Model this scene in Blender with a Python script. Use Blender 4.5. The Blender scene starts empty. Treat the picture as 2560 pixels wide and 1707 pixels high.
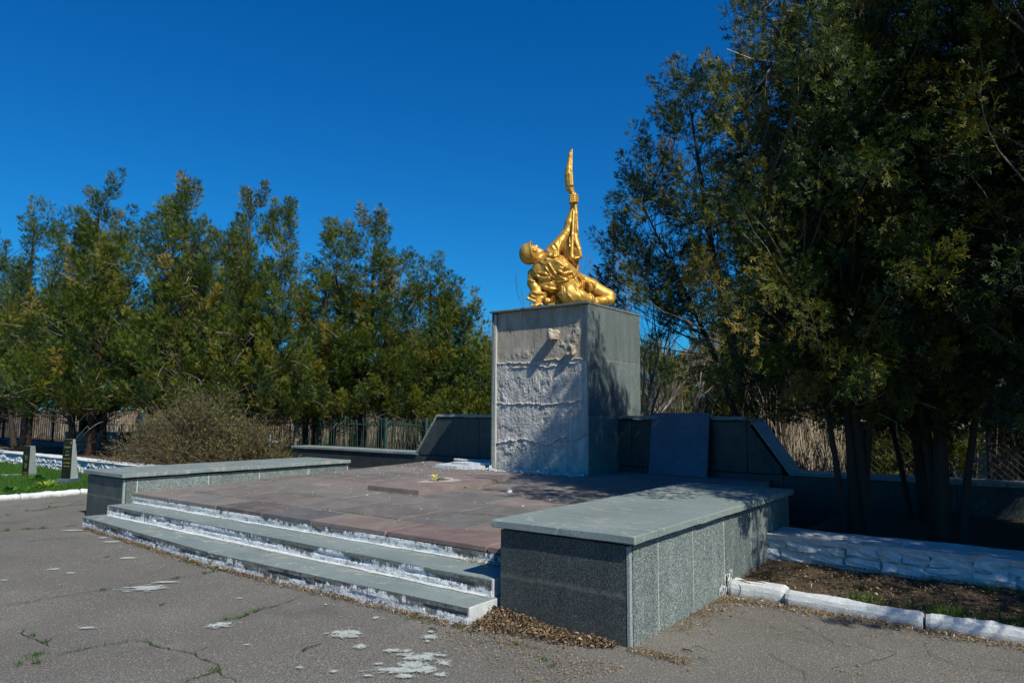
import bpy, bmesh, math, random
import numpy as np
from mathutils import Vector, Matrix, Euler

# ------------------------------------------------------------------ camera, sky, sun, exposure
SC = bpy.context.scene
COL = SC.collection
cam_data = bpy.data.cameras.new("camera")
cam_data.sensor_width = 36.0
cam_data.lens = 24.684
cam_data.clip_start = 0.05
cam_data.clip_end = 2000.0
cam = bpy.data.objects.new("camera", cam_data)
COL.objects.link(cam)
YAW, PITCH, ROLL = math.radians(37.032), math.radians(5.802), math.radians(0.30)
_f = Vector((-math.sin(YAW) * math.cos(PITCH), math.cos(YAW) * math.cos(PITCH), math.sin(PITCH)))
_r = Vector((math.cos(YAW), math.sin(YAW), 0.0))
_u = _r.cross(_f)
_r2 = _r * math.cos(ROLL) + _u * math.sin(ROLL)
_u2 = -_r * math.sin(ROLL) + _u * math.cos(ROLL)
cam.matrix_world = Matrix(((_r2.x, _u2.x, -_f.x, 0.0), (_r2.y, _u2.y, -_f.y, 0.0), (_r2.z, _u2.z, -_f.z, 1.6), (0, 0, 0, 1)))
SC.camera = cam

SUN = Vector((1.0, -0.35, 1.10)).normalized()
SUN_EL = math.asin(SUN.z)
world = bpy.data.worlds.new("World")
SC.world = world
world.use_nodes = True
wn = world.node_tree
wn.nodes.clear()
sky = wn.nodes.new("ShaderNodeTexSky")
sky.sky_type = 'NISHITA'
sky.sun_disc = False
sky.sun_elevation = SUN_EL
sky.sun_rotation = math.atan2(SUN.x, SUN.y)
sky.altitude = 200.0
sky.air_density = 1.0
sky.dust_density = 0.2
sky.ozone_density = 3.0
tint = wn.nodes.new("ShaderNodeMix")
tint.data_type = 'RGBA'
tint.blend_type = 'MULTIPLY'
tint.inputs[0].default_value = 1.0
tcg = wn.nodes.new("ShaderNodeTexCoord"); tsx = wn.nodes.new("ShaderNodeSeparateXYZ"); trp = wn.nodes.new("ShaderNodeValToRGB")
trp.color_ramp.elements[0].position = 0.0; trp.color_ramp.elements[0].color = (0.10, 0.62, 0.95, 1)
trp.color_ramp.elements[1].position = 0.55; trp.color_ramp.elements[1].color = (0.015, 0.55, 1.12, 1)
wn.links.new(tcg.outputs["Generated"], tsx.inputs[0]); wn.links.new(tsx.outputs[2], trp.inputs[0])
wn.links.new(trp.outputs[0], tint.inputs[7])
bg = wn.nodes.new("ShaderNodeBackground")
bg.inputs[1].default_value = 0.098
wo = wn.nodes.new("ShaderNodeOutputWorld")
wn.links.new(sky.outputs[0], tint.inputs[6])
wn.links.new(tint.outputs[2], bg.inputs[0])
wn.links.new(bg.outputs[0], wo.inputs[0])
sl = bpy.data.lights.new("sun", 'SUN')
sl.energy = 5.0
sl.angle = math.radians(0.55)
sl.color = (1.0, 0.955, 0.84)
sun = bpy.data.objects.new("sun", sl)
sun.rotation_euler = SUN.to_track_quat('Z', 'Y').to_euler()
COL.objects.link(sun)
SC.view_settings.view_transform = 'Standard'
SC.view_settings.look = 'None'
SC.view_settings.gamma = 1.0
SC.view_settings.exposure = 0.15
SC.view_settings.use_curve_mapping = False
SC.cycles.max_bounces = 6
SC.cycles.diffuse_bounces = 3
SC.cycles.transparent_max_bounces = 8

RND = random.Random(7)

# ------------------------------------------------------------------ helpers
def tag(o, label=None, cat=None, group=None, kind=None):
    if label: o["label"] = label
    if cat: o["category"] = cat
    if group: o["group"] = group
    if kind: o["kind"] = kind
    return o

def empty(name, loc=(0, 0, 0), rz=0.0):
    o = bpy.data.objects.new(name, None)
    o.empty_display_size = 0.2
    o.location = loc
    o.rotation_euler = (0, 0, rz)
    COL.objects.link(o)
    return o

def link(name, me, parent=None, loc=None, rot=None):
    o = bpy.data.objects.new(name, me)
    COL.objects.link(o)
    if parent: o.parent = parent
    if loc is not None: o.location = loc
    if rot is not None: o.rotation_euler = rot
    return o

def np_mesh(name, V, F, mat=None, smooth=False, attr=None):
    """V (n,3), F (m,3) or (m,4) index array or list of arrays; attr = {name: per-vertex floats}"""
    me = bpy.data.meshes.new(name)
    V = np.asarray(V, np.float32)
    Fs = F if isinstance(F, list) else [F]
    Fs = [np.asarray(f, np.int32) for f in Fs if len(f)]
    me.vertices.add(len(V))
    me.vertices.foreach_set("co", V.ravel())
    nl = sum(f.size for f in Fs)
    me.loops.add(nl)
    me.loops.foreach_set("vertex_index", np.concatenate([f.ravel() for f in Fs]))
    starts = []
    s = 0
    for f in Fs:
        k = f.shape[1]
        starts.append(s + np.arange(len(f), dtype=np.int32) * k)
        s += f.size
    starts = np.concatenate(starts)
    me.polygons.add(len(starts))
    me.polygons.foreach_set("loop_start", starts.astype(np.int32))
    me.polygons.foreach_set("use_smooth", np.full(len(starts), bool(smooth)))
    me.update(calc_edges=True)
    me.validate()
    if attr:
        for k, a in attr.items():
            at = me.attributes.new(k, 'FLOAT', 'POINT')
            at.data.foreach_set("value", np.asarray(a, np.float32))
    if mat: me.materials.append(mat)
    return me

def box_me(name, sx, sy, sz, mat, bev=0.006, rough=0.0, seed=0, taper=None, cuts=0):
    """box centred in x,y with its base at z=0; edges bevelled, optionally chipped"""
    bm = bmesh.new()
    bmesh.ops.create_cube(bm, size=1.0)
    for v in bm.verts:
        v.co.x *= sx; v.co.y *= sy; v.co.z = (v.co.z + 0.5) * sz
    if bev > 0:
        bmesh.ops.bevel(bm, geom=list(bm.edges), offset=min(bev, 0.45 * min(sx, sy, sz)), segments=1, affect='EDGES')
    if cuts:
        ed = [e for e in bm.edges if e.calc_length() > 0.25]
        if ed: bmesh.ops.subdivide_edges(bm, edges=ed, cuts=cuts, use_grid_fill=True)
    if rough:
        r = random.Random(seed)
        for v in bm.verts:
            v.co += Vector((r.uniform(-1, 1), r.uniform(-1, 1), r.uniform(-1, 1))) * rough
    me = bpy.data.meshes.new(name)
    bm.to_mesh(me); bm.free()
    if mat: me.materials.append(mat)
    return me

def box(name, x0, x1, y0, y1, z0, z1, mat, parent=None, bev=0.006, rough=0.0, seed=0, cuts=0):
    me = box_me(name, x1 - x0, y1 - y0, z1 - z0, mat, bev, rough, seed, cuts=cuts)
    return link(name, me, parent, ((x0 + x1) / 2, (y0 + y1) / 2, z0))

class Acc:
    """accumulates geometry in numpy, ends as ONE mesh"""
    def __init__(self):
        self.V = []; self.Q = []; self.T = []; self.n = 0; self.A = []
    def add(self, V, Q=None, T=None, a=0.0):
        V = np.asarray(V, float)
        if Q is not None and len(Q): self.Q.append(np.asarray(Q) + self.n)
        if T is not None and len(T): self.T.append(np.asarray(T) + self.n)
        self.V.append(V); self.n += len(V)
        self.A.append(np.broadcast_to(np.asarray(a, float), (len(V),)))
    def tube(self, pts, rad, sides=5, a=0.0, cap=True):
        pts = np.asarray(pts, float); n = len(pts)
        rad = np.broadcast_to(np.asarray(rad, float), (n,))
        d = np.gradient(pts, axis=0)
        d /= np.linalg.norm(d, axis=1)[:, None] + 1e-9
        up = np.array([0, 0, 1.0]) if abs(d[0][2]) < 0.9 else np.array([1.0, 0, 0])
        x = np.cross(d, up); x /= np.linalg.norm(x, axis=1)[:, None] + 1e-9
        y = np.cross(d, x)
        an = np.linspace(0, 2 * np.pi, sides, endpoint=False)
        ring = (np.cos(an)[None, :, None] * x[:, None, :] + np.sin(an)[None, :, None] * y[:, None, :]) * rad[:, None, None] + pts[:, None, :]
        V = ring.reshape(-1, 3)
        i = np.arange(n - 1)[:, None] * sides; j = np.arange(sides)[None, :]; k = (j + 1) % sides
        Q = np.stack([i + j, i + k, i + sides + k, i + sides + j], -1).reshape(-1, 4)
        T = []
        if cap:
            T = [[0, j2, j2 + 1] for j2 in range(1, sides - 1)] + [[(n - 1) * sides, (n - 1) * sides + j2 + 1, (n - 1) * sides + j2] for j2 in range(1, sides - 1)]
        self.add(V, Q, T, a)
    def bar(self, x0, x1, y0, y1, z0, z1, a=0.0):
        V = [(x, y, z) for z in (z0, z1) for y in (y0, y1) for x in (x0, x1)]
        Q = [(0, 2, 3, 1), (4, 5, 7, 6), (0, 1, 5, 4), (2, 6, 7, 3), (0, 4, 6, 2), (1, 3, 7, 5)]
        self.add(V, Q, None, a)
    def mesh(self, name, mat, smooth=False):
        V = np.concatenate(self.V)
        F = []
        if self.Q: F.append(np.concatenate(self.Q))
        if self.T: F.append(np.concatenate(self.T))
        return np_mesh(name, V, F, mat, smooth, {"tint": np.concatenate(self.A)})

def noise2(x, y, seed=0, oct=4):
    """cheap smooth value noise for numpy arrays"""
    rs = np.random.RandomState(seed)
    tab = rs.rand(64, 64)
    out = 0; amp = 1.0; tot = 0
    for o in range(oct):
        xi = np.floor(x).astype(int); yi = np.floor(y).astype(int)
        fx = x - xi; fy = y - yi
        fx = fx * fx * (3 - 2 * fx); fy = fy * fy * (3 - 2 * fy)
        a = tab[xi % 64, yi % 64]; b = tab[(xi + 1) % 64, yi % 64]; c = tab[xi % 64, (yi + 1) % 64]; d = tab[(xi + 1) % 64, (yi + 1) % 64]
        out = out + amp * ((a * (1 - fx) + b * fx) * (1 - fy) + (c * (1 - fx) + d * fx) * fy)
        tot += amp; amp *= 0.5; x = x * 2.03 + 7.1; y = y * 2.03 + 3.7
    return out / tot

# ------------------------------------------------------------------ materials
class NT:
    def __init__(self, name):
        self.m = bpy.data.materials.new(name); self.m.use_nodes = True
        self.t = self.m.node_tree; self.t.nodes.clear()
        self.out = self.t.nodes.new("ShaderNodeOutputMaterial")
        self.b = self.t.nodes.new("ShaderNodeBsdfPrincipled")
        self.t.links.new(self.b.outputs[0], self.out.inputs[0])
    def n(self, ty, **kw):
        x = self.t.nodes.new(ty)
        for k, v in kw.items(): setattr(x, k, v)
        return x
    def l(self, a, b): self.t.links.new(a, b)
    def coord(self, obj=True, scale=(1, 1, 1), rnd=False):
        if obj == 'world':
            s = self.n("ShaderNodeNewGeometry").outputs["Position"]
        else:
            s = self.n("ShaderNodeTexCoord").outputs["Object"]
        mp = self.n("ShaderNodeMapping"); mp.inputs["Scale"].default_value = scale
        self.l(s, mp.inputs[0])
        if rnd:
            oi = self.n("ShaderNodeObjectInfo"); mu = self.n("ShaderNodeMath", operation='MULTIPLY'); mu.inputs[1].default_value = 37.0
            self.l(oi.outputs["Random"], mu.inputs[0])
            cb = self.n("ShaderNodeCombineXYZ")
            for i in range(3): self.l(mu.outputs[0], cb.inputs[i])
            self.l(cb.outputs[0], mp.inputs["Location"])
        return mp.outputs[0]
    def noise(self, vec, scale, detail=4, rough=0.55, dist=0.0):
        x = self.n("ShaderNodeTexNoise"); x.inputs["Scale"].default_value = scale; x.inputs["Detail"].default_value = detail
        x.inputs["Roughness"].default_value = rough; x.inputs["Distortion"].default_value = dist
        self.l(vec, x.inputs["Vector"]); return x.outputs["Fac"]
    def voro(self, vec, scale, feature='F1', out="Distance", rnd=1.0):
        x = self.n("ShaderNodeTexVoronoi"); x.feature = feature; x.inputs["Scale"].default_value = scale
        x.inputs["Randomness"].default_value = rnd
        self.l(vec, x.inputs["Vector"]); return x.outputs[out]
    def ramp(self, fac, stops, interp='LINEAR'):
        x = self.n("ShaderNodeValToRGB"); r = x.color_ramp; r.interpolation = interp
        while len(r.elements) < len(stops): r.elements.new(0.5)
        for e, (p, c) in zip(r.elements, stops):
            e.position = p; e.color = (c if len(c) == 4 else (*c, 1)) if isinstance(c, (tuple, list)) else (c, c, c, 1)
        self.l(fac, x.inputs[0]); return x.outputs[0]
    def mix(self, fac, a, b, mode='MIX'):
        x = self.n("ShaderNodeMix"); x.data_type = 'RGBA'; x.blend_type = mode
        if isinstance(fac, (int, float)): x.inputs[0].default_value = fac
        else: self.l(fac, x.inputs[0])
        for i, v in ((6, a), (7, b)):
            if isinstance(v, (tuple, list)): x.inputs[i].default_value = (*v[:3], 1)
            else: self.l(v, x.inputs[i])
        return x.outputs[2]
    def math(self, op, a, b=None, clamp=False):
        x = self.n("ShaderNodeMath", operation=op); x.use_clamp = clamp
        for i, v in ((0, a), (1, b)):
            if v is None: continue
            if isinstance(v, (int, float)): x.inputs[i].default_value = v
            else: self.l(v, x.inputs[i])
        return x.outputs[0]
    def bump(self, h, strength=0.3, dist=0.01):
        x = self.n("ShaderNodeBump"); x.inputs["Strength"].default_value = strength; x.inputs["Distance"].default_value = dist
        self.l(h, x.inputs["Height"]); self.l(x.outputs[0], self.b.inputs["Normal"])
    def set(self, col=None, rough=None, metal=None, spec=None):
        for k, v in (("Base Color", col), ("Roughness", rough), ("Metallic", metal), ("Specular IOR Level", spec)):
            if v is None: continue
            if isinstance(v, (tuple, list)): self.b.inputs[k].default_value = (*v[:3], 1)
            elif isinstance(v, (int, float)): self.b.inputs[k].default_value = v
            else: self.l(v, self.b.inputs[k])
        return self.m

def sep(k, vec):
    s = k.n("ShaderNodeSeparateXYZ"); k.l(vec, s.inputs[0]); return s.outputs

def granite(name, dark, mid, light, sc=260, rough=0.35, stain=0.5, streak=True, band=None):
    k = NT(name); v = k.coord('world')
    a = k.noise(v, sc, 2, 0.7)
    c = k.ramp(a, [(0.36, dark), (0.50, mid), (0.64, light)])
    c2 = k.ramp(k.noise(v, sc * 0.3, 3, 0.7), [(0.35, 0.72), (0.65, 1.25)])
    c = k.mix(1.0, c, c2, 'MULTIPLY')
    big = k.ramp(k.noise(v, 2.2, 5, 0.6), [(0.3, 0.72), (0.7, 1.2)])
    c = k.mix(stain, c, big, 'MULTIPLY')
    if streak:
        vs = k.coord('world', (9, 9, 0.7))
        s = k.ramp(k.noise(vs, 1.3, 4, 0.65), [(0.42, 0.78), (0.6, 1.1)])
        c = k.mix(0.55, c, s, 'MULTIPLY')
    oi = k.n("ShaderNodeObjectInfo")
    c = k.mix(1.0, c, k.ramp(oi.outputs["Random"], [(0.0, 0.80), (1.0, 1.14)]), 'MULTIPLY')
    if band:
        z = sep(k, v)[2]
        zz = k.math('ADD', z, k.math('MULTIPLY', k.math('SUBTRACT', k.noise(k.coord('world', (3, 3, 3)), 1.0, 6, 0.7), 0.5), 0.09))
        bb = k.ramp(zz, [(band - 0.022, 0.0), (band - 0.006, 0.75), (band + 0.006, 0.55), (band + 0.03, 0.0)])
        bb = k.math('MULTIPLY', bb, k.ramp(k.noise(k.coord('world', (60, 60, 8)), 1.0, 5, 0.8), [(0.36, 0.1), (0.62, 1.0)]))
        c = k.mix(bb, c, (0.17, 0.165, 0.13))
        low = k.ramp(z, [(0.0, 0.6), (0.18, 0.0)])
        c = k.mix(k.math('MULTIPLY', low, k.noise(v, 8, 6, 0.7)), c, (0.12, 0.10, 0.075))
    k.bump(a, 0.12, 0.003)
    r = k.ramp(k.noise(v, 5, 4), [(0.3, rough), (0.7, min(1, rough + 0.3))])
    return k.set(c, r, spec=0.4)

def flecked(name, c0, c1, sc=60, rough=0.8, bump=0.3, big=1.5, spec=0.25, bs=0.004):
    k = NT(name); v = k.coord('world')
    a = k.noise(v, sc, 5, 0.65)
    c = k.mix(k.ramp(a, [(0.3, 0.0), (0.7, 1.0)]), c0, c1)
    c = k.mix(0.6, c, k.ramp(k.noise(v, big, 5, 0.6), [(0.3, 0.75), (0.7, 1.2)]), 'MULTIPLY')
    k.bump(a, bump, bs)
    return k.set(c, rough, spec=spec)

M = {}
M['granite'] = granite('granite', (0.020, 0.028, 0.028), (0.105, 0.135, 0.130), (0.42, 0.48, 0.45), 165)
M['granite_dark_shaded'] = granite('granite_dark_shaded', (0.006, 0.009, 0.009), (0.027, 0.034, 0.033), (0.12, 0.145, 0.14), 150, 0.3)  # dark granite; shade on the back wall's front is put into the colour
M['granite_front_shaded'] = granite('granite_front_shaded', (0.006, 0.009, 0.009), (0.027, 0.034, 0.033), (0.12, 0.145, 0.14), 185, 0.3, band=0.335)  # parapet front: shade under grazing sun put into the colour, plus chipped band
M['granite_blue'] = granite('granite_blue', (0.02, 0.028, 0.04), (0.06, 0.085, 0.12), (0.18, 0.22, 0.29), 190, 0.4, streak=False)
M['granite_light'] = granite('granite_light', (0.11, 0.13, 0.13), (0.27, 0.31, 0.30), (0.46, 0.50, 0.48), 240, 0.45, streak=False)

def coping_mat():
    k = NT('coping_stone'); v = k.coord('world')
    a = k.noise(v, 210, 2, 0.7)
    c = k.ramp(a, [(0.34, (0.095, 0.125, 0.117)), (0.5, (0.182, 0.225, 0.212)), (0.66, (0.30, 0.35, 0.33))])
    c = k.mix(0.7, c, k.ramp(k.noise(v, 1.6, 6, 0.62), [(0.3, 0.78), (0.72, 1.2)]), 'MULTIPLY')
    lines = k.ramp(k.noise(k.coord('world', (0.7, 2.4, 1)), 1.4, 3, 0.5, 0.8), [(0.490, 0.0), (0.5, 0.6), (0.510, 0.0)])
    c = k.mix(lines, c, (0.46, 0.43, 0.36))
    warm = k.ramp(k.noise(v, 3.1, 4, 0.6, 0.6), [(0.60, 0.0), (0.70, 0.6)])
    c = k.mix(warm, c, (0.40, 0.33, 0.24))
    k.bump(k.noise(v, 70, 5, 0.7), 0.25, 0.004)
    return k.set(c, 0.62, spec=0.35)
M['coping'] = coping_mat()

def tile_mat():
    k = NT('paving_stone'); v = k.coord('world')
    oi = k.n("ShaderNodeObjectInfo")
    a = k.noise(v, 170, 2, 0.7)
    c = k.mix(1.0, oi.outputs["Color"], k.ramp(a, [(0.35, 0.66), (0.5, 1.0), (0.66, 1.5)]), 'MULTIPLY')
    c = k.mix(0.8, c, k.ramp(k.noise(v, 2.3, 6, 0.65), [(0.28, 0.7), (0.72, 1.28)]), 'MULTIPLY')
    dust = k.ramp(k.noise(v, 6, 6, 0.7), [(0.5, 0.0), (0.75, 0.35)])
    c = k.mix(dust, c, (0.34, 0.30, 0.27))
    k.bump(k.noise(v, 90, 5, 0.7), 0.25, 0.004)
    return k.set(c, 0.7, spec=0.3)
M['tile'] = tile_mat()
M['joint'] = flecked('joint_mortar', (0.26, 0.24, 0.2), (0.5, 0.46, 0.4), 40, 0.9)
M['mortar_dark'] = flecked('dark_recess', (0.03, 0.026, 0.02), (0.07, 0.06, 0.045), 40, 0.95)
M['mortar_pale'] = flecked('pale_mortar', (0.34, 0.33, 0.30), (0.55, 0.54, 0.5), 55, 0.9, 0.6)

def riser_mat():
    k = NT('whitewashed_riser'); v = k.coord('world')
    o = sep(k, k.coord(True))[2]                      # height inside the block, 0 at its foot
    white = k.ramp(k.noise(v, 9, 6, 0.65), [(0.3, (0.66, 0.67, 0.65)), (0.7, (0.86, 0.87, 0.84))])
    stone = k.ramp(k.noise(v, 60, 5, 0.65), [(0.3, (0.10, 0.105, 0.10)), (0.7, (0.24, 0.24, 0.22))])
    drip = k.noise(k.coord('world', (17, 17, 2.0)), 1.0, 7, 0.75)
    h = k.math('MULTIPLY', o, 6.6)                    # about 1 at the top
    s = k.math('ADD', k.math('MULTIPLY', h, 0.36), k.math('MULTIPLY', drip, 0.55))
    s = k.math('ADD', s, k.math('MULTIPLY', k.noise(v, 1.4, 5, 0.7), 0.95))
    mask = k.ramp(s, [(0.985, 0.0), (1.01, 0.6), (1.07, 1.0)])
    chip = k.ramp(k.noise(v, 17, 7, 0.72, 0.5), [(0.58, 0.0), (0.63, 0.85)])
    crack = k.ramp(k.noise(k.coord('world', (3, 3, 16)), 1.2, 5, 0.6, 0.8), [(0.485, 0.0), (0.5, 0.9), (0.515, 0.0)])
    c = k.mix(mask, white, stone)
    c = k.mix(chip, c, (0.20, 0.19, 0.165))
    c = k.mix(crack, c, (0.05, 0.048, 0.04))
    black = k.ramp(k.noise(k.coord('world', (2.4, 2.4, 4)), 2.2, 6, 0.75), [(0.545, 0.0), (0.66, 0.9)])
    c = k.mix(black, c, (0.04, 0.038, 0.032))
    k.bump(k.noise(v, 32, 7, 0.7, 0.4), 0.9, 0.02)
    return k.set(c, 0.85, spec=0.2)
M['riser'] = riser_mat()

def whitewash(name, dirt=0.6, sc=1.0):
    k = NT(name); v = k.coord('world')
    c = k.ramp(k.noise(v, 6 * sc, 6, 0.65), [(0.25, (0.50, 0.53, 0.54)), (0.7, (0.76, 0.78, 0.78))])
    chip = k.ramp(k.noise(v, 22 * sc, 7, 0.75, 0.6), [(0.60, 0.0), (0.66, dirt)])
    c = k.mix(chip, c, (0.22, 0.2, 0.17))
    ck = k.ramp(k.voro(k.mix(0.12, v, k.n("ShaderNodeTexNoise").outputs["Color"]), 5.5, 'DISTANCE_TO_EDGE'), [(0.0, dirt), (0.02, 0.0)])
    c = k.mix(ck, c, (0.10, 0.095, 0.085))
    k.bump(k.math('ADD', k.noise(v, 45, 7, 0.75), k.math('MULTIPLY', k.noise(v, 7, 5, 0.7), 2.0)), 0.9, 0.02)
    return k.set(c, 0.85, spec=0.2)
M['white'] = whitewash('whitewash', 0.45)
def kerb_mat():
    k = NT('kerb_whitewash'); v = k.coord('world')
    c = k.ramp(k.noise(v, 9, 6, 0.65), [(0.25, (0.55, 0.57, 0.57)), (0.7, (0.82, 0.83, 0.81))])
    chip = k.ramp(k.noise(v, 34, 7, 0.75, 0.6), [(0.62, 0.0), (0.68, 0.5)])
    c = k.mix(chip, c, (0.30, 0.28, 0.25))
    z = k.math('ADD', sep(k, v)[2], k.math('MULTIPLY', k.math('SUBTRACT', k.noise(v, 14, 6, 0.75), 0.5), 0.12))
    c = k.mix(k.ramp(z, [(0.0, 0.85), (0.045, 0.0)]), c, (0.16, 0.125, 0.085))
    k.bump(k.noise(v, 60, 7, 0.8), 1.0, 0.02)
    return k.set(c, 0.85, spec=0.2)
M['kerb'] = kerb_mat()

def asphalt_mat():
    k = NT('asphalt'); v = k.coord('world')
    a = k.noise(v, 95, 3, 0.75)
    c = k.ramp(a, [(0.34, (0.050, 0.046, 0.040)), (0.5, (0.130, 0.120, 0.103)), (0.66, (0.26, 0.245, 0.215))])
    vo = k.voro(v, 120, 'F1', 'Color')
    s = sep(k, vo)[0]
    c = k.mix(k.ramp(s, [(0.95, 0.0), (0.97, 0.45)]), c, (0.46, 0.44, 0.40))
    fl = k.ramp(k.voro(v, 21, 'F1', 'Distance'), [(0.05, 0.75), (0.09, 0.0)])
    sel = k.ramp(k.noise(v, 1.1, 3, 0.6), [(0.45, 0.0), (0.6, 0.9)])
    pk = k.ramp(sep(k, k.voro(v, 21, 'F1', 'Color'))[1], [(0.90, 0.0), (0.92, 1.0)])
    c = k.mix(k.math('MULTIPLY', k.math('MULTIPLY', fl, sel), pk), c, (0.55, 0.55, 0.52))
    c = k.mix(0.75, c, k.ramp(k.noise(v, 0.75, 7, 0.62), [(0.3, 0.78), (0.7, 1.2)]), 'MULTIPLY')
    c = k.mix(k.ramp(k.noise(v, 1.7, 5, 0.65), [(0.62, 0.0), (0.78, 0.35)]), c, (0.30, 0.29, 0.26))
    c = k.mix(k.ramp(k.noise(k.coord('world', (1, 1, 1)), 0.9, 2), [(0.66, 0.0), (0.74, 0.4)]), c, (0.05, 0.045, 0.035))
    k.bump(a, 0.6, 0.006)
    return k.set(c, 0.88, spec=0.2)
M['asphalt'] = asphalt_mat()

def concrete_mat():
    k = NT('bare_render'); v = k.coord('world')
    z = sep(k, v)[2]
    lo = k.ramp(k.noise(v, 5, 7, 0.7), [(0.28, (0.31, 0.30, 0.275)), (0.7, (0.56, 0.54, 0.50))])
    up = k.ramp(k.noise(k.coord('world', (3, 3, 1.0)), 1.8, 6, 0.65), [(0.3, (0.26, 0.225, 0.17)), (0.7, (0.49, 0.44, 0.36))])
    t = k.ramp(k.math('ADD', z, k.math('MULTIPLY', k.noise(v, 3, 4), 0.35)), [(0.0, 0.0), (1.0, 1.0)])
    mr = k.n("ShaderNodeMapRange"); mr.inputs[1].default_value = 2.6; mr.inputs[2].default_value = 2.75
    k.l(k.math('ADD', z, k.math('MULTIPLY', k.noise(v, 3, 4), 0.3)), mr.inputs[0])
    c = k.mix(mr.outputs[0], lo, up)
    c = k.mix(0.7, c, k.ramp(k.noise(k.coord('world', (14, 14, 0.9)), 1.2, 5, 0.65), [(0.35, 0.72), (0.62, 1.12)]), 'MULTIPLY')
    c = k.mix(k.ramp(k.noise(v, 11, 7, 0.75, 0.8), [(0.60, 0.0), (0.68, 0.55)]), c, (0.16, 0.125, 0.11))
    k.bump(k.noise(v, 55, 7, 0.78, 0.6), 0.8, 0.012)
    return k.set(c, 0.92, spec=0.15)
M['concrete'] = concrete_mat()

def gold_mat():
    k = NT('gold_paint'); v = k.coord(True)
    n = k.noise(v, 7, 5, 0.6)
    c = k.ramp(n, [(0.3, (0.46, 0.245, 0.045)), (0.55, (0.64, 0.375, 0.08)), (0.8, (0.74, 0.48, 0.14))])
    c = k.mix(k.ramp(k.noise(v, 23, 6, 0.7), [(0.52, 0.0), (0.70, 0.62)]), c, (0.30, 0.15, 0.035))
    k.bump(k.noise(v, 30, 5, 0.6), 0.35, 0.01)
    return k.set(c, k.ramp(k.noise(v, 12, 4), [(0.3, 0.40), (0.7, 0.58)]), 0.60, 0.5)
M['gold'] = gold_mat()

def leaf_mat(name, stops, trans=0.28, rough=0.55):
    k = NT(name)
    at = k.n("ShaderNodeAttribute"); at.attribute_name = "tint"
    c = k.ramp(at.outputs["Fac"], stops)
    k.set(c, rough, spec=0.25)
    tr = k.n("ShaderNodeBsdfTranslucent"); k.l(k.mix(1.0, c, (1.25, 1.35, 0.55), 'MULTIPLY'), tr.inputs[0])
    mx = k.n("ShaderNodeMixShader"); mx.inputs[0].default_value = trans
    k.l(k.b.outputs[0], mx.inputs[1]); k.l(tr.outputs[0], mx.inputs[2]); k.l(mx.outputs[0], k.out.inputs[0])
    return k.m
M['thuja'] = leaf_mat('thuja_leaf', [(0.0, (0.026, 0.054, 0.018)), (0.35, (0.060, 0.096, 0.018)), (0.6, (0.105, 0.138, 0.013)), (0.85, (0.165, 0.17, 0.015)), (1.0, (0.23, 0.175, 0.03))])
M['thuja_shaded'] = leaf_mat('thuja_leaf_shaded', [(0.0, (0.012, 0.026, 0.012)), (0.35, (0.028, 0.048, 0.013)), (0.6, (0.060, 0.078, 0.010)), (0.82, (0.12, 0.118, 0.014)), (1.0, (0.19, 0.14, 0.028))], 0.22)  # darker thuja leaf: crown shade and sunlit tips put into the colours
M['grass'] = leaf_mat('grass_blade', [(0.0, (0.028, 0.085, 0.012)), (0.6, (0.055, 0.15, 0.018)), (0.85, (0.10, 0.20, 0.025)), (1.0, (0.26, 0.22, 0.09))], 0.3)
M['herb'] = leaf_mat('herb_leaf', [(0.0, (0.03, 0.10, 0.02)), (0.5, (0.07, 0.19, 0.04)), (1.0, (0.28, 0.34, 0.05))], 0.3)
M['litter'] = leaf_mat('dry_litter', [(0.0, (0.035, 0.026, 0.018)), (0.35, (0.13, 0.085, 0.05)), (0.65, (0.26, 0.18, 0.10)), (0.85, (0.36, 0.24, 0.09)), (1.0, (0.52, 0.49, 0.42))], 0.1, 0.8)
M['shrubleaf'] = leaf_mat('shrub_twig_leaf', [(0.0, (0.06, 0.036, 0.018)), (0.4, (0.13, 0.086, 0.036)), (0.75, (0.15, 0.13, 0.030)), (1.0, (0.13, 0.17, 0.03))], 0.2, 0.7)
M['stalk'] = leaf_mat('dry_stalk', [(0.0, (0.10, 0.075, 0.05)), (0.5, (0.28, 0.22, 0.15)), (1.0, (0.52, 0.46, 0.36))], 0.1, 0.8)
M['bark'] = flecked('thuja_bark', (0.03, 0.022, 0.017), (0.10, 0.075, 0.055), 22, 0.9, 0.9, 1.2, 0.2, 0.02)
def twig_mat():
    k = NT('branch_wood'); at = k.n("ShaderNodeAttribute"); at.attribute_name = "tint"
    return k.set(k.ramp(at.outputs["Fac"], [(0.0, (0.035, 0.026, 0.02)), (0.5, (0.12, 0.095, 0.07)), (1.0, (0.38, 0.33, 0.28))]), 0.8, spec=0.2)
M['twig'] = twig_mat()
M['soil'] = flecked('soil', (0.035, 0.026, 0.018), (0.12, 0.09, 0.06), 30, 0.95, 0.9, 1.5, 0.1, 0.02)
M['turf'] = flecked('turf_base', (0.025, 0.06, 0.012), (0.06, 0.11, 0.02), 12, 0.95, 0.8, 1.0, 0.1, 0.02)
M['plaster'] = flecked('plaster_chunk', (0.30, 0.32, 0.34), (0.62, 0.64, 0.66), 25, 0.9, 0.8, 3, 0.15, 0.01)
M['stain'] = flecked('dried_paint', (0.40, 0.46, 0.44), (0.58, 0.62, 0.59), 60, 0.85, 0.5, 4, 0.2)
M['crack'] = flecked('crack_fill', (0.02, 0.018, 0.012), (0.10, 0.085, 0.04), 18, 0.95)
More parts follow.
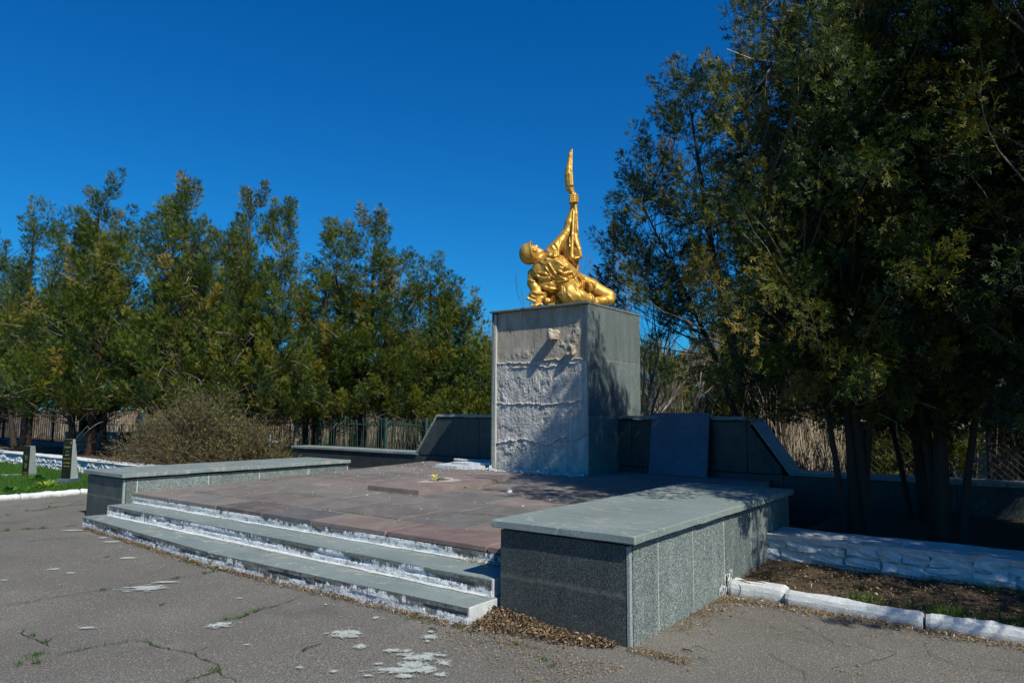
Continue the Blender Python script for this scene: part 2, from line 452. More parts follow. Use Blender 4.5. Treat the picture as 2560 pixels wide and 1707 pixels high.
def plain(name, col, rough=0.6, metal=0.0, var=0.3, sc=14):
    k = NT(name); v = k.coord('world')
    c = k.mix(var, col, k.ramp(k.noise(v, sc, 5, 0.65), [(0.3, 0.5), (0.7, 1.5)]), 'MULTIPLY')
    return k.set(c, rough, metal)
M['iron_black'] = plain('black_iron', (0.012, 0.012, 0.014), 0.5)
M['iron_green'] = plain('green_painted_iron', (0.022, 0.055, 0.038), 0.6, var=0.8)
M['iron_rust'] = plain('rusty_iron', (0.09, 0.04, 0.022), 0.8, var=0.7)
M['picket'] = plain('weathered_wood', (0.38, 0.31, 0.23), 0.85, var=0.8)
M['blue'] = plain('blue_paint', (0.015, 0.035, 0.09), 0.6, var=0.5, sc=5)
M['pale_blue'] = plain('pale_blue_paint', (0.30, 0.42, 0.52), 0.6, var=0.4, sc=6)
M['post_grey'] = plain('grey_paint', (0.16, 0.17, 0.16), 0.7)
M['ball'] = plain('white_ball_paint', (0.72, 0.70, 0.64), 0.6)
M['flower'] = plain('yellow_petal', (0.75, 0.60, 0.03), 0.6)
M['stem'] = plain('green_stem', (0.06, 0.2, 0.02), 0.6)
M['gold_letter'] = plain('gold_lettering', (0.42, 0.33, 0.10), 0.5, 0.3)
M['obsidian'] = granite('polished_black_granite', (0.004, 0.006, 0.004), (0.008, 0.013, 0.008), (0.02, 0.028, 0.02), 200, 0.07, 0.3, False)

# ------------------------------------------------------------------ ground
def grid(name, xs, ys, zf, mat, kind='structure', parent=None):
    X, Y = np.meshgrid(xs, ys); Z = zf(X, Y)
    V = np.stack([X, Y, Z], -1).reshape(-1, 3)
    nx, ny = len(xs), len(ys)
    i = np.arange(ny - 1)[:, None] * nx + np.arange(nx - 1)[None, :]
    Q = np.stack([i, i + 1, i + nx + 1, i + nx], -1).reshape(-1, 4)
    o = link(name, np_mesh(name, V, Q, mat, True), parent)
    if parent is None: tag(o, kind=kind)
    return o

FARX = [-900, -300, -120, -60, -40, -30]
def ground_z(X, Y):
    back = np.clip((Y - 11.75) / 0.3, 0, 1)
    return -0.03 + back * 0.30 + (noise2(X * 0.3, Y * 0.3, 3) - 0.5) * 0.10 * back
grid('ground', np.array(FARX + list(np.arange(-28, 12.1, 1.0)) + [20, 40, 80, 200, 600, 1200]),
     np.array([-400, -100, -30, -10, 0, 4, 8, 11.7, 11.9, 12.1] + list(np.arange(13, 40, 1.0)) + [60, 100, 200, 500, 1200]), ground_z, M['soil'])
asphalt = grid('asphalt', np.concatenate([[-60, -30], np.arange(-14.75, 8, 0.4), [14, 30]]), np.concatenate([[-30, -10], np.arange(-4, 7.7, 0.4)]),
     lambda X, Y: (noise2(X * 0.6, Y * 0.6, 5) - 0.5) * 0.012, M['asphalt'])
lawn = grid('lawn', np.concatenate([np.arange(-60, -30, 3), np.arange(-30, -14.99, 0.25)]), np.arange(-2, 7.7, 0.25),
     lambda X, Y: 0.055 + (noise2(X * 0.8, Y * 0.8, 9) - 0.5) * 0.06, M['turf'])
bed = grid('planting_bed', np.arange(-2.4, 9, 0.12), np.arange(6.38, 7.62, 0.08),
     lambda X, Y: 0.06 + (noise2(X * 2, Y * 2, 11) - 0.5) * 0.07 + 0.05 * np.clip((Y - 6.4) / 1.1, 0, 1), M['soil'])
grid('raised_bed_left', np.arange(-40, -11.9, 0.6), np.arange(7.95, 11.4, 0.3), lambda X, Y: 0.28 + (noise2(X, Y, 4) - 0.5) * 0.1, M['soil'])
grid('raised_bed_right', np.arange(-2.3, 12, 0.5), np.arange(7.95, 11.4, 0.3), lambda X, Y: 0.26 + (noise2(X, Y, 14) - 0.5) * 0.1, M['soil'])

# ------------------------------------------------------------------ terrace: steps and paving
def pz(y): return 0.42 + 0.023 * (y - 4.95)
TX0, TX1 = -10.58, -3.50
terrace = tag(empty('stone_terrace', (-7.0, 8.0, 0.0)), "reddish paved terrace with two whitewashed stone steps along its front", "terrace", kind='structure')
terrace["category"] = "terrace"; del terrace["kind"]
TO = Vector((-7.0, 8.0, 0.0))
def tpart(o, parent):
    o.parent = parent
    return o
def lbox(name, x0, x1, y0, y1, z0, z1, mat, parent, off, **kw):
    """box whose parent sits at off"""
    o = box(name, x0 - off.x, x1 - off.x, y0 - off.y, y1 - off.y, z0 - off.z, z1 - off.z, mat, parent, **kw)
    return o
# solid core under the tiles
core = Acc()
V = []
for (x, y) in ((TX0, 4.99), (TX1, 4.99), (TX1, 11.38), (TX0, 11.38)):
    V.append((x - TO.x, y - TO.y, -0.02))
for (x, y) in ((TX0, 4.99), (TX1, 4.99), (TX1, 11.38), (TX0, 11.38)):
    V.append((x - TO.x, y - TO.y, pz(y) - 0.0035))
core.add(V, [(0, 3, 2, 1), (4, 5, 6, 7), (0, 1, 5, 4), (1, 2, 6, 5), (2, 3, 7, 6), (3, 0, 4, 7)])
link('joint_bed', core.mesh('joint_bed', M['joint']), terrace)
rows = [4.925, 5.50, 6.27, 6.97, 7.70, 8.42, 9.14, 9.86, 10.6, 11.37]
first = [TX0, -9.52, -8.37, -7.38, -6.45, -5.28, -3.99, TX1]
tr = random.Random(3)
TCOL = [(0.190, 0.162, 0.142), (0.198, 0.167, 0.147), (0.185, 0.166, 0.148), (0.200, 0.156, 0.137), (0.182, 0.166, 0.150), (0.172, 0.162, 0.150), (0.205, 0.172, 0.152)]
for ri in range(len(rows) - 1):
    y0, y1 = rows[ri], rows[ri + 1]
    if ri == 0: xs = first
    else:
        xs = [TX0]; x = TX0 + tr.uniform(0.35, 0.85)
        while x < TX1 - 0.35:
            xs.append(x); x += tr.uniform(0.95, 1.2)
        xs.append(TX1)
    for ci in range(len(xs) - 1):
        g = 0.008 + tr.random() * 0.008
        w, d = xs[ci + 1] - xs[ci] - 2 * g, y1 - y0 - 2 * g
        me = box_me('paving_tile', w, d, 0.05, M['tile'], 0.006, 0.0015, ri * 31 + ci, cuts=0)
        cx, cy = (xs[ci] + xs[ci + 1]) / 2, (y0 + y1) / 2
        o = link('paving_tile', me, terrace, (cx - TO.x, cy - TO.y, pz(cy) - 0.045 + tr.uniform(-0.003, 0.003)), (math.atan(0.023) + tr.gauss(0, 0.002), tr.gauss(0, 0.0016), tr.gauss(0, 0.002)))
        c = tr.choice(TCOL); f = tr.uniform(0.72, 0.98)
        if ri == 0 and ci in (3,): c = (0.155, 0.150, 0.148)
        if ri == 0 and ci in (2,): c = (0.155, 0.130, 0.118)
        if ri == 0 and ci in (5, 6): c = (0.215, 0.152, 0.135)
        o.color = (c[0] * f, c[1] * f, c[2] * f, 1)

def block_me(name, L, D, H, mat, seed, amp=0.008):
    """rough faced block: x 0..L, y 0..D, z 0..H, front face (y=0) dented"""
    nx = max(2, int(L / 0.035)); nz = max(2, int(H / 0.02))
    xs = np.linspace(0, L, nx); zs = np.linspace(0, H, nz)
    X, Z = np.meshgrid(xs, zs)
    n = noise2(X * 9 + seed * 3.1, Z * 16 + seed, 21, 4) - 0.5
    ledge = np.where(Z > H * 0.66, -0.006, 0.0) + np.where(np.abs(Z / H - 0.62 - 0.05 * np.sin(X * 5 + seed)) < 0.04, 0.012, 0)
    Y = n * amp * 2.6 + ledge
    Y = np.where((Z >= H - 1e-6), np.minimum(Y, 0.002), Y)
    V = np.stack([X, Y, Z], -1).reshape(-1, 3)
    i = np.arange(nz - 1)[:, None] * nx + np.arange(nx - 1)[None, :]
    Q = np.stack([i, i + 1, i + nx + 1, i + nx], -1).reshape(-1, 4)
    a = Acc(); a.add(V, Q)
    top = V[(nz - 1) * nx:]; bot = V[:nx]
    tb = top.copy(); tb[:, 1] = D; bb = bot.copy(); bb[:, 1] = D
    n0 = len(top); j = np.arange(n0 - 1)
    a.add(np.concatenate([top, tb]), np.stack([j, j + 1, j + 1 + n0, j + n0], -1))
    a.add([(0, 0, 0), (0, D, 0), (0, D, H), (0, 0, H), (L, 0, 0), (L, D, 0), (L, D, H), (L, 0, H)], [(0, 3, 2, 1), (4, 5, 6, 7)])
    return a.mesh(name, mat)

def step_run(y_l, y_r, x0, x1, z0, z1, cuts, depth, seed, name):
    """one step: riser blocks and tread slabs, joints at cuts; y interpolates from left to right"""
    st = empty(name, (0, 0, 0)); st.parent = terrace; st.location = (-TO.x, -TO.y, 0)
    yf = lambda x: y_l + (y_r - y_l) * (x - x0) / (x1 - x0)
    xs = [x0] + cuts + [x1]
    r = random.Random(seed)
    for i in range(len(xs) - 1):
        a, b = xs[i] + (0.004 if i else 0), xs[i + 1] - 0.004
        ang = math.atan2(yf(b) - yf(a), b - a)
        dz = r.uniform(-0.005, 0.005)
        link('riser_block', block_me('riser_block', b - a, depth + 0.1, z1 - z0 - 0.013, M['riser'], seed * 7 + i, 0.007), st, (a, yf(a), z0), (0, 0, ang))
        me = box_me('tread_slab', b - a, depth + 0.03, 0.012, M['coping'], 0.003, 0.0012, seed + i, cuts=2)
        c = Vector(((a + b) / 2, (yf(a) + yf(b)) / 2 + (depth + 0.03) / 2 - 0.003, z1 - 0.012 + dz * 0.3))
        link('tread_slab', me, st, c, (r.gauss(0, 0.002), r.gauss(0, 0.0012), ang))
    lbox('end_face', x1 - 0.006, x1 + 0.006, y_r + 0.012, y_r + depth + 0.08, z0, z1 - 0.004, M['kerb'], st, Vector((0, 0, 0)), bev=0.002) if x1 > -4 else None
    return st
# lowest step sags out a little in the middle
step_run(4.34, 4.08, -10.68, -7.0, -0.02, 0.148, [-9.75, -8.35], 0.42, 1, 'step')
step_run(4.08, 4.16, -6.996, -3.54, -0.02, 0.146, [-5.3, -4.62], 0.42, 2, 'step')
step_run(4.60, 4.49, -10.56, -3.58, 0.14, 0.286, [-9.15, -7.0, -5.35], 0.48, 3, 'step')
# riser under the terrace edge
fr = empty('terrace_edge'); fr.parent = terrace; fr.location = (-TO.x, -TO.y, 0)
ex = [TX0, -8.37, -6.45, -5.28, TX1]
for i in range(4):
    link('riser_block', block_me('riser_block', ex[i + 1] - ex[i] - 0.006, 0.05, 0.112, M['riser'], 50 + i, 0.008), fr, (ex[i], 4.937, 0.262))
# pale paint line where treads meet risers
for (x0, x1, yl, yr, z, s) in ((-10.5, -3.62, 4.585, 4.475, 0.149, 1), (-10.5, -3.55, 4.93, 4.925, 0.288, 2)):
    n = 140; xs = np.linspace(x0, x1, n); yb = np.linspace(yl, yr, n)
    w = 0.002 + 0.042 * noise2(xs * 5, xs * 0 + s, 31) ** 2
    V = np.concatenate([np.stack([xs, yb + 0.02, np.full(n, z + 0.012)], -1), np.stack([xs, yb - w * 0.4, np.full(n, z + 0.006)], -1), np.stack([xs, yb - w, np.full(n, z + 0.001)], -1)])
    j = np.arange(n - 1)
    Q = np.concatenate([np.stack([j + n, j + 1 + n, j + 1, j], -1), np.stack([j + 2 * n, j + 1 + 2 * n, j + 1 + n, j + n], -1)])
    V = V - np.array([TO.x, TO.y, 0])
    link('paint_fillet', np_mesh('paint_fillet', V, Q, M['kerb']), terrace)

# ------------------------------------------------------------------ parapet walls at the sides
def parapet(label, x0, x1, y0, y1, zt, slab_cuts, panels_out, seed, zb=-0.02, over=0.06, lean_front=True):
    o = Vector(((x0 + x1) / 2, (y0 + y1) / 2, 0))
    root = tag(empty('parapet_wall', o), label, "wall", "low granite clad walls flanking the steps")
    lbox('wall_core', x0 + 0.03, x1 - 0.03, y0 + 0.03, y1 - 0.03, zb, zt - 0.062, M['mortar_dark'], root, o, bev=0)
    zc = zt - 0.078
    # front panel
    p = lbox('cladding_panel', x0, x1 - 0.032, y0, y0 + 0.028, zb, zc, M['granite_front_shaded'], root, o, bev=0.003)
    # corner strips where the side slabs show their sawn edge
    lbox('corner_strip', x1 - 0.029, x1 - 0.001, y0 - 0.004, y0 + 0.03, zb, zc - 0.004, M['granite_light'], root, o, bev=0.003)
    r = random.Random(seed)
    ys = [y0 + 0.034] + panels_out + [y1]
    for i in range(len(ys) - 1):
        q = lbox('cladding_panel', x1 - 0.027 + r.uniform(0, 0.003), x1 + r.uniform(0, 0.003), ys[i] + 0.006, ys[i + 1] - 0.006, zb, zc + r.uniform(-0.008, 0.0), M['granite'], root, o, bev=0.003)
        lbox('mortar_joint', x1 - 0.03, x1 - 0.0005, ys[i + 1] - 0.009, ys[i + 1] + 0.009, zb, zc - 0.004, M['mortar_pale'], root, o, bev=0)
    ys = [y0 + 0.034, (y0 + y1) / 2, y1]
    for i in range(2):
        lbox('cladding_panel', x0 + 0.001, x0 + 0.028, ys[i] + 0.004, ys[i + 1] - 0.004, zb, zc, M['granite'], root, o, bev=0.003)
    lbox('cladding_panel', x0 + 0.03, x1 - 0.03, y1 - 0.028, y1 - 0.001, zb, zc, M['granite'], root, o, bev=0.003)
    ys = [y0 - over * 0.9] + slab_cuts + [y1 + 0.03]
    for i in range(len(ys) - 1):
        me = box_me('coping_slab', x1 - x0 + 2 * over, ys[i + 1] - ys[i] - 0.009, 0.058, M['coping'], 0.006, 0.0022, seed * 13 + i, cuts=5)
        link('coping_slab', me, root, ((x0 + x1) / 2 - o.x, (ys[i] + ys[i + 1]) / 2 - o.y, zt - 0.058 + r.uniform(-0.002, 0.002)), (r.gauss(0, 0.0015), r.gauss(0, 0.001), r.gauss(0, 0.001)))
        if i: lbox('mortar_joint', x0 - over + 0.01, x1 + over - 0.006, ys[i] - 0.006, ys[i] + 0.006, zt - 0.05, zt - 0.003, M['joint'], root, o, bev=0)
    return root
parapet("low granite wall with slate coping nearest the camera, right of the steps", -3.49, -2.35, 4.49, 8.27, 0.762, [5.62, 6.45, 7.22], [4.93, 5.58, 6.28, 7.0, 7.62], 5)
parapet("low granite wall with slate coping at the far end of the steps, beside the lawn", -11.75, -10.58, 4.81, 8.88, 0.704, [5.75, 6.75, 7.85], [5.0, 6.1, 7.0, 8.0], 6)

# ------------------------------------------------------------------ long back wall with raised trapezoid
Yw = 11.386
bw = Vector((-7.2, Yw, 0))
back = tag(empty('memorial_back_wall', bw), "long granite wall behind the pedestal with a raised trapezoid middle", "wall")
def prism_xz(name, pts, y0, y1, mat, parent, off, bev=0.003):
    bm = bmesh.new()
    f = [bm.verts.new((x - off.x, y0 - off.y, z - off.z)) for x, z in pts]
    b = [bm.verts.new((x - off.x, y1 - off.y, z - off.z)) for x, z in pts]
    n = len(pts)
    bm.faces.new(f); bm.faces.new(b[::-1])
    for i in range(n): bm.faces.new((f[i], b[i], b[(i + 1) % n], f[(i + 1) % n]))
    bmesh.ops.recalc_face_normals(bm, faces=bm.faces)
    if bev: bmesh.ops.bevel(bm, geom=list(bm.edges), offset=bev, segments=1, affect='EDGES')
    me = bpy.data.meshes.new(name); bm.to_mesh(me); bm.free(); me.materials.append(mat)
    return link(name, me, parent)
TH = 0.52
prism_xz('wall_core', [(-15.74, -0.05), (1.32, -0.05), (1.32, 0.62), (-15.74, 0.62)], Yw + 0.035, Yw + TH, M['mortar_dark'], back, bw, 0)
prism_xz('wall_core', [(-11.13, 0.625), (-3.27, 0.625), (-3.85, 1.49), (-10.57, 1.49)], Yw + 0.035, Yw + TH, M['mortar_dark'], back, bw, 0)
br = random.Random(9)
# lower cladding
cuts = [-15.75, -14.6, -13.48, -12.33, -11.2, -10.14, -9.0, -7.9, -6.8, -5.7, -4.6, -3.3, -2.2, -1.0, 0.2, 1.34]
for i in range(len(cuts) - 1):
    a, b = cuts[i] + 0.004, cuts[i + 1] - 0.004
    if i == 0:
        prism_xz('cladding_panel', [(a - 0.22, 0.0), (b, 0.0), (b, 0.655), (a, 0.655)], Yw, Yw + 0.028, M['granite_dark_shaded'], back, bw)
    else:
        lbox('cladding_panel', a, b, Yw + br.uniform(0, 0.004), Yw + 0.03, -0.03, 0.655, M['granite_dark_shaded'], back, bw, bev=0.003)
# raised trapezoid cladding
def edge_z(x):
    if x < -10.6: return 0.70 + (x + 11.17) / 0.57 * 0.81
    if x > -3.83: return 1.51 - (x + 3.83) / 0.56 * 0.81
    return 1.51
tc = [-11.12, -10.62, -9.42, -8.2, -7.0, -5.9, -4.9, -3.84, -3.31]
for i in range(len(tc) - 1):
    a, b = tc[i] + 0.004, tc[i + 1] - 0.004
    za, zb_ = min(1.48, edge_z(a)), min(1.48, edge_z(b))
    pts = [(a, 0.672), (b, 0.672)]
    if zb_ > 0.70: pts.append((b, zb_))
    if za > 0.70: pts.append((a, za))
    if len(pts) == 4: prism_xz('cladding_panel', pts, Yw - 0.012 + br.uniform(0, 0.003), Yw + 0.024, M['granite_dark_shaded'], back, bw)
    else: prism_xz('cladding_panel', pts, Yw - 0.012, Yw + 0.024, M['granite_dark_shaded'], back, bw)
# copings: low left, sloping, top, sloping, low right
def coping_run(x0, x1, n, z, seed):
    w = (x1 - x0) / n; r = random.Random(seed)
    for i in range(n):
        me = box_me('coping_slab', w - 0.01, TH + 0.07, 0.055, M['coping'], 0.005, 0.0015, seed + i, cuts=1)
        link('coping_slab', me, back, (x0 + w * (i + 0.5) - bw.x, Yw + TH / 2 - bw.y, z + r.uniform(-0.003, 0.003)))
coping_run(-15.80, -11.22, 5, 0.662, 1)
coping_run(-10.62, -3.82, 6, 1.503, 2)
coping_run(-3.20, 1.40, 5, 0.662, 3)
for sgn, (xa, za), (xb, zb_) in ((1, (-11.22, 0.70), (-10.60, 1.545)), (-1, (-3.20, 0.70), (-3.80, 1.545))):
    L = math.hypot(xb - xa, zb_ - za); ang = math.atan2(zb_ - za, xb - xa)
    me = box_me('coping_slab', L, TH + 0.07, 0.045, M['coping'], 0.004, 0.001, 4, cuts=1)
    o = link('coping_slab', me, back, ((xa + xb) / 2 - bw.x, Yw + TH / 2 - bw.y, (za + zb_) / 2 - 0.02), (0, -ang if sgn > 0 else -(ang - math.pi), 0))

# leaning granite slab
ls = box_me('granite_slab', 1.075, 0.05, 1.06, M['granite_blue'], 0.005)
o = link('granite_slab', ls, None, (-4.965, 11.20, 0.566), (math.radians(-8.6), 0, math.radians(-4)))
tag(o, "loose blue-grey granite slab leaning against the back wall right of the pedestal", "stone slab")

# ------------------------------------------------------------------ pedestal
PX0, PX1, PY0, PY1, PZ0, PZ1 = -8.285, -6.165, 10.345, 12.28, 0.50, 3.513
PO = Vector(((PX0 + PX1) / 2, (PY0 + PY1) / 2, PZ0))
ped = tag(empty('pedestal', PO), "tall square grey pedestal under the golden soldier, its front stripped to bare concrete", "pedestal")
lbox('pedestal_core', PX0 + 0.035, PX1 - 0.035, PY0 + 0.09, PY1 - 0.035, PZ0, PZ1 - 0.035, M['mortar_dark'], ped, PO, bev=0)
# stripped front: displaced sheet with depth
nx, nz = 170, 245
xs = np.linspace(PX0 + 0.10, PX1 - 0.045, nx); zs = np.linspace(PZ0, PZ1 - 0.036, nz)
X, Z = np.meshgrid(xs, zs)
def ridge(X, Z, pts, w, seed):
    px = np.array([p[0] for p in pts]); pzv = np.array([p[1] for p in pts])
    zl = np.interp(X, px, pzv) + (noise2(X * 14, X * 0 + seed, seed, 4) - 0.5) * 0.07
    ww = w * (0.3 + 1.5 * noise2(X * 20, Z * 20, seed + 1, 3))
    return np.exp(-((Z - zl) / ww) ** 2) * (0.4 + noise2(X * 30, Z * 40, seed + 2, 3))
D = (noise2(X * 6, Z * 6, 41, 5) - 0.5) * 0.022 + (noise2(X * 34, Z * 34, 42, 3) - 0.5) * 0.020
lowmask = 1 / (1 + np.exp((Z - 2.53) * 40))
D *= 0.22 + 0.78 * lowmask
D += 0.016 * lowmask
D += 0.050 * ridge(X, Z, [(-8.2, 2.54), (-7.6, 2.50), (-7.1, 2.55), (-6.34, 2.53), (-6.1, 2.55)], 0.008, 51)
D += 0.040 * ridge(X, Z, [(-8.2, 2.44), (-7.7, 2.43), (-7.1, 2.43), (-6.34, 2.49)], 0.008, 54) * (X > -7.9)
D += 0.042 * ridge(X, Z, [(-8.2, 1.775), (-7.16, 1.76), (-6.34, 1.82), (-6.1, 1.82)], 0.008, 57)
D += 0.042 * ridge(X, Z, [(-8.2, 1.03), (-8.0, 1.07), (-7.63, 1.13), (-7.35, 1.11), (-7.06, 1.02), (-6.73, 1.20), (-6.5, 1.12), (-6.3, 1.22), (-6.1, 1.22)], 0.009, 60)
for (cx, cz, sx, sz, h, sd) in ((-6.48, 3.0, .13, .2, .035, 1), (-6.72, 2.83, .10, .13, .03, 2), (-6.9, 2.7, .1, .1, .022, 3), (-7.5, 1.0, .25, .12, .03, 4), (-8.0, 2.0, .1, .3, .03, 5), (-7.2, 2.1, .5, .2, .02, 6), (-7.9, 0.95, .2, .2, .03, 7), (-7.6, 2.68, .5, .1, .02, 8)):
    m = np.exp(-(((X - cx) / sx) ** 2 + ((Z - cz) / sz) ** 2))
    D += h * m * np.clip((noise2(X * 16, Z * 11, 70 + sd, 4) - 0.42) * 5, 0, 1)
gaps = np.clip((noise2(X * 5.2, Z * 4.2, 88, 5) - 0.56) * 9, 0, 1) * lowmask
D -= gaps * 0.018
D -= 0.02 * np.exp(-((X + 7.2) / 0.006) ** 2) * (Z < 2.4) * (Z > 1.5)
D = D * 0.66
YF = PY0 + 0.062 - D
V = np.stack([X - PO.x, YF - PO.y, Z - PO.z], -1).reshape(-1, 3)
i = np.arange(nz - 1)[:, None] * nx + np.arange(nx - 1)[None, :]
Q = np.stack([i, i + 1, i + nx + 1, i + nx], -1).reshape(-1, 4)
link('bare_concrete_face', np_mesh('bare_concrete_face', V, Q, M['concrete']), ped)
# the two lumps left by the anchors
def rock_me(name, s, mat, seed, flat=(1, 1, 1), sub=2):
    bm = bmesh.new(); bmesh.ops.create_icosphere(bm, subdivisions=sub, radius=s)
    r = np.random.RandomState(seed); d = r.randn(6, 3)
    for v in bm.verts:
        c = np.array(v.co) / s
        k = 1 + 0.22 * sum(math.sin(2.2 * float(c @ q) + i) for i, q in enumerate(d)) / 2.2 + r.uniform(-0.08, 0.08)
        m = max(abs(c[0]), abs(c[1]), abs(c[2]))
        k *= 0.6 + 0.4 / m
        v.co = Vector((v.co.x * k * flat[0], v.co.y * k * flat[1], v.co.z * k * flat[2]))
    me = bpy.data.meshes.new(name); bm.to_mesh(me); bm.free(); me.materials.append(mat); return me
link('mortar_lump', rock_me('mortar_lump', 0.088, M['concrete'], 3, (0.95, 1.7, 1.0), 3), ped, (-6.88 - PO.x, PY0 - 0.02 - PO.y, 2.985 - PO.z))
link('mortar_lump', rock_me('mortar_lump', 0.085, M['concrete'], 8, (0.75, 1.2, 1.1), 3), ped, (-6.52 - PO.x, PY0 + 0.02 - PO.y, 2.69 - PO.z))
# left strip: pale mortar edge and slab edge
for (za, zb_) in ((0.5, 1.10), (1.106, 1.78), (1.786, 2.50), (2.506, 3.475)):
    lbox('cladding_panel', PX0, PX0 + 0.028, PY0, PY1, za, zb_, M['granite'], ped, PO, bev=0.003)
ms = box_me('mortar_edge', 0.055, 0.07, 2.96, M['mortar_pale'], 0.004, 0.006, 3, cuts=9)
link('mortar_edge', ms, ped, (PX0 + 0.062 - PO.x, PY0 + 0.055 - PO.y, 0))
# right cladding, two columns
for (za, zb_) in ((0.50, 1.53), (1.537, 2.535), (2.542, 3.476)):
    for (ya, yb) in ((PY0, 11.332), (11.339, PY1)):
        lbox('cladding_panel', PX1 - 0.03, PX1 + br.uniform(-0.002, 0.002), ya, yb, za, zb_, M['granite'], ped, PO, bev=0.003)
lbox('mortar_joint', PX1 - 0.028, PX1 - 0.004, PY0 + 0.004, PY1 - 0.004, 1.528, 1.54, M['mortar_pale'], ped, PO, bev=0)
lbox('mortar_joint', PX1 - 0.028, PX1 - 0.004, PY0 + 0.004, PY1 - 0.004, 2.533, 2.544, M['mortar_pale'], ped, PO, bev=0)
lbox('mortar_edge', PX1 - 0.055, PX1 - 0.033, PY0 + 0.02, PY0 + 0.075, 0.5, 3.47, M['mortar_pale'], ped, PO, bev=0.004, rough=0.004, cuts=8)
lbox('cladding_panel', PX0 + 0.03, PX1 - 0.035, PY1 - 0.03, PY1 - 0.001, 0.5, 3.47, M['granite'], ped, PO, bev=0.003)
# cap slabs
lbox('cap_slab', PX0 - 0.02, PX1 + 0.012, PY0 - 0.055, (PY0 + PY1) / 2 - 0.004, 3.478, PZ1, M['granite'], ped, PO, bev=0.004, rough=0.001, cuts=2)
lbox('cap_slab', PX0 - 0.02, PX1 + 0.012, (PY0 + PY1) / 2 + 0.004, PY1 + 0.02, 3.478, PZ1, M['granite'], ped, PO, bev=0.004, rough=0.001, cuts=2)

# ------------------------------------------------------------------ golden soldier (sculpted as one field, meshed once per part)
def field(prims, lo, hi, h, folds=()):
    nx, ny, nz = [int(math.ceil((b - a) / h)) + 1 for a, b in zip(lo, hi)]
    G = np.full((nx, ny, nz), 9.0, np.float32)
    ax = [lo[i] + h * np.arange(n) for i, n in enumerate((nx, ny, nz))]
    for p in prims:
        if p[0] == 'c':
            _, A, ra, B, rb, k = p
            m = max(ra, rb) + k * 3 + 0.03
            bl = [min(A[i], B[i]) - m for i in range(3)]; bh = [max(A[i], B[i]) + m for i in range(3)]
        else:
            _, A, R, rot, k = p
            m = max(R) + k * 3 + 0.03
            bl = [A[i] - m for i in range(3)]; bh = [A[i] + m for i in range(3)]
        s = [slice(max(0, int((bl[i] - lo[i]) / h)), max(0, min((nx, ny, nz)[i], int((bh[i] - lo[i]) / h) + 2))) for i in range(3)]
        X = ax[0][s[0]][:, None, None]; Y = ax[1][s[1]][None, :, None]; Z = ax[2][s[2]][None, None, :]
        if X.size == 0 or Y.size == 0 or Z.size == 0: continue
        if p[0] == 'c':
            d = np.array(B) - np.array(A); L2 = float(d @ d) + 1e-9
            t = np.clip(((X - A[0]) * d[0] + (Y - A[1]) * d[1] + (Z - A[2]) * d[2]) / L2, 0, 1)
            D = np.sqrt((X - A[0] - t * d[0]) ** 2 + (Y - A[1] - t * d[1]) ** 2 + (Z - A[2] - t * d[2]) ** 2) - (ra + (rb - ra) * t)
        else:
            q = np.sqrt(((X - A[0]) / R[0]) ** 2 + ((Y - A[1]) / R[1]) ** 2 + ((Z - A[2]) / R[2]) ** 2)
            D = (q - 1) * min(R)
        g = G[s[0], s[1], s[2]]
        hh = np.maximum(k - np.abs(g - D), 0) / k
        G[s[0], s[1], s[2]] = np.minimum(g, D) - hh * hh * k * 0.25
    if folds:
        X = ax[0][:, None]; Z = ax[2][None, :]
        disp = np.zeros((nx, nz), np.float32)
        for pts, w, a in folds:
            best = np.full((nx, nz), 9.0)
            for (x0, z0), (x1, z1) in zip(pts[:-1], pts[1:]):
                dx, dz = x1 - x0, z1 - z0; L2 = dx * dx + dz * dz
                t = np.clip(((X - x0) * dx + (Z - z0) * dz) / L2, 0, 1)
                best = np.minimum(best, np.hypot(X - x0 - t * dx, Z - z0 - t * dz))
            disp += a * 1.9 * np.exp(-(best / w) ** 2)
        G -= disp[:, None, :]
    return G, lo, h

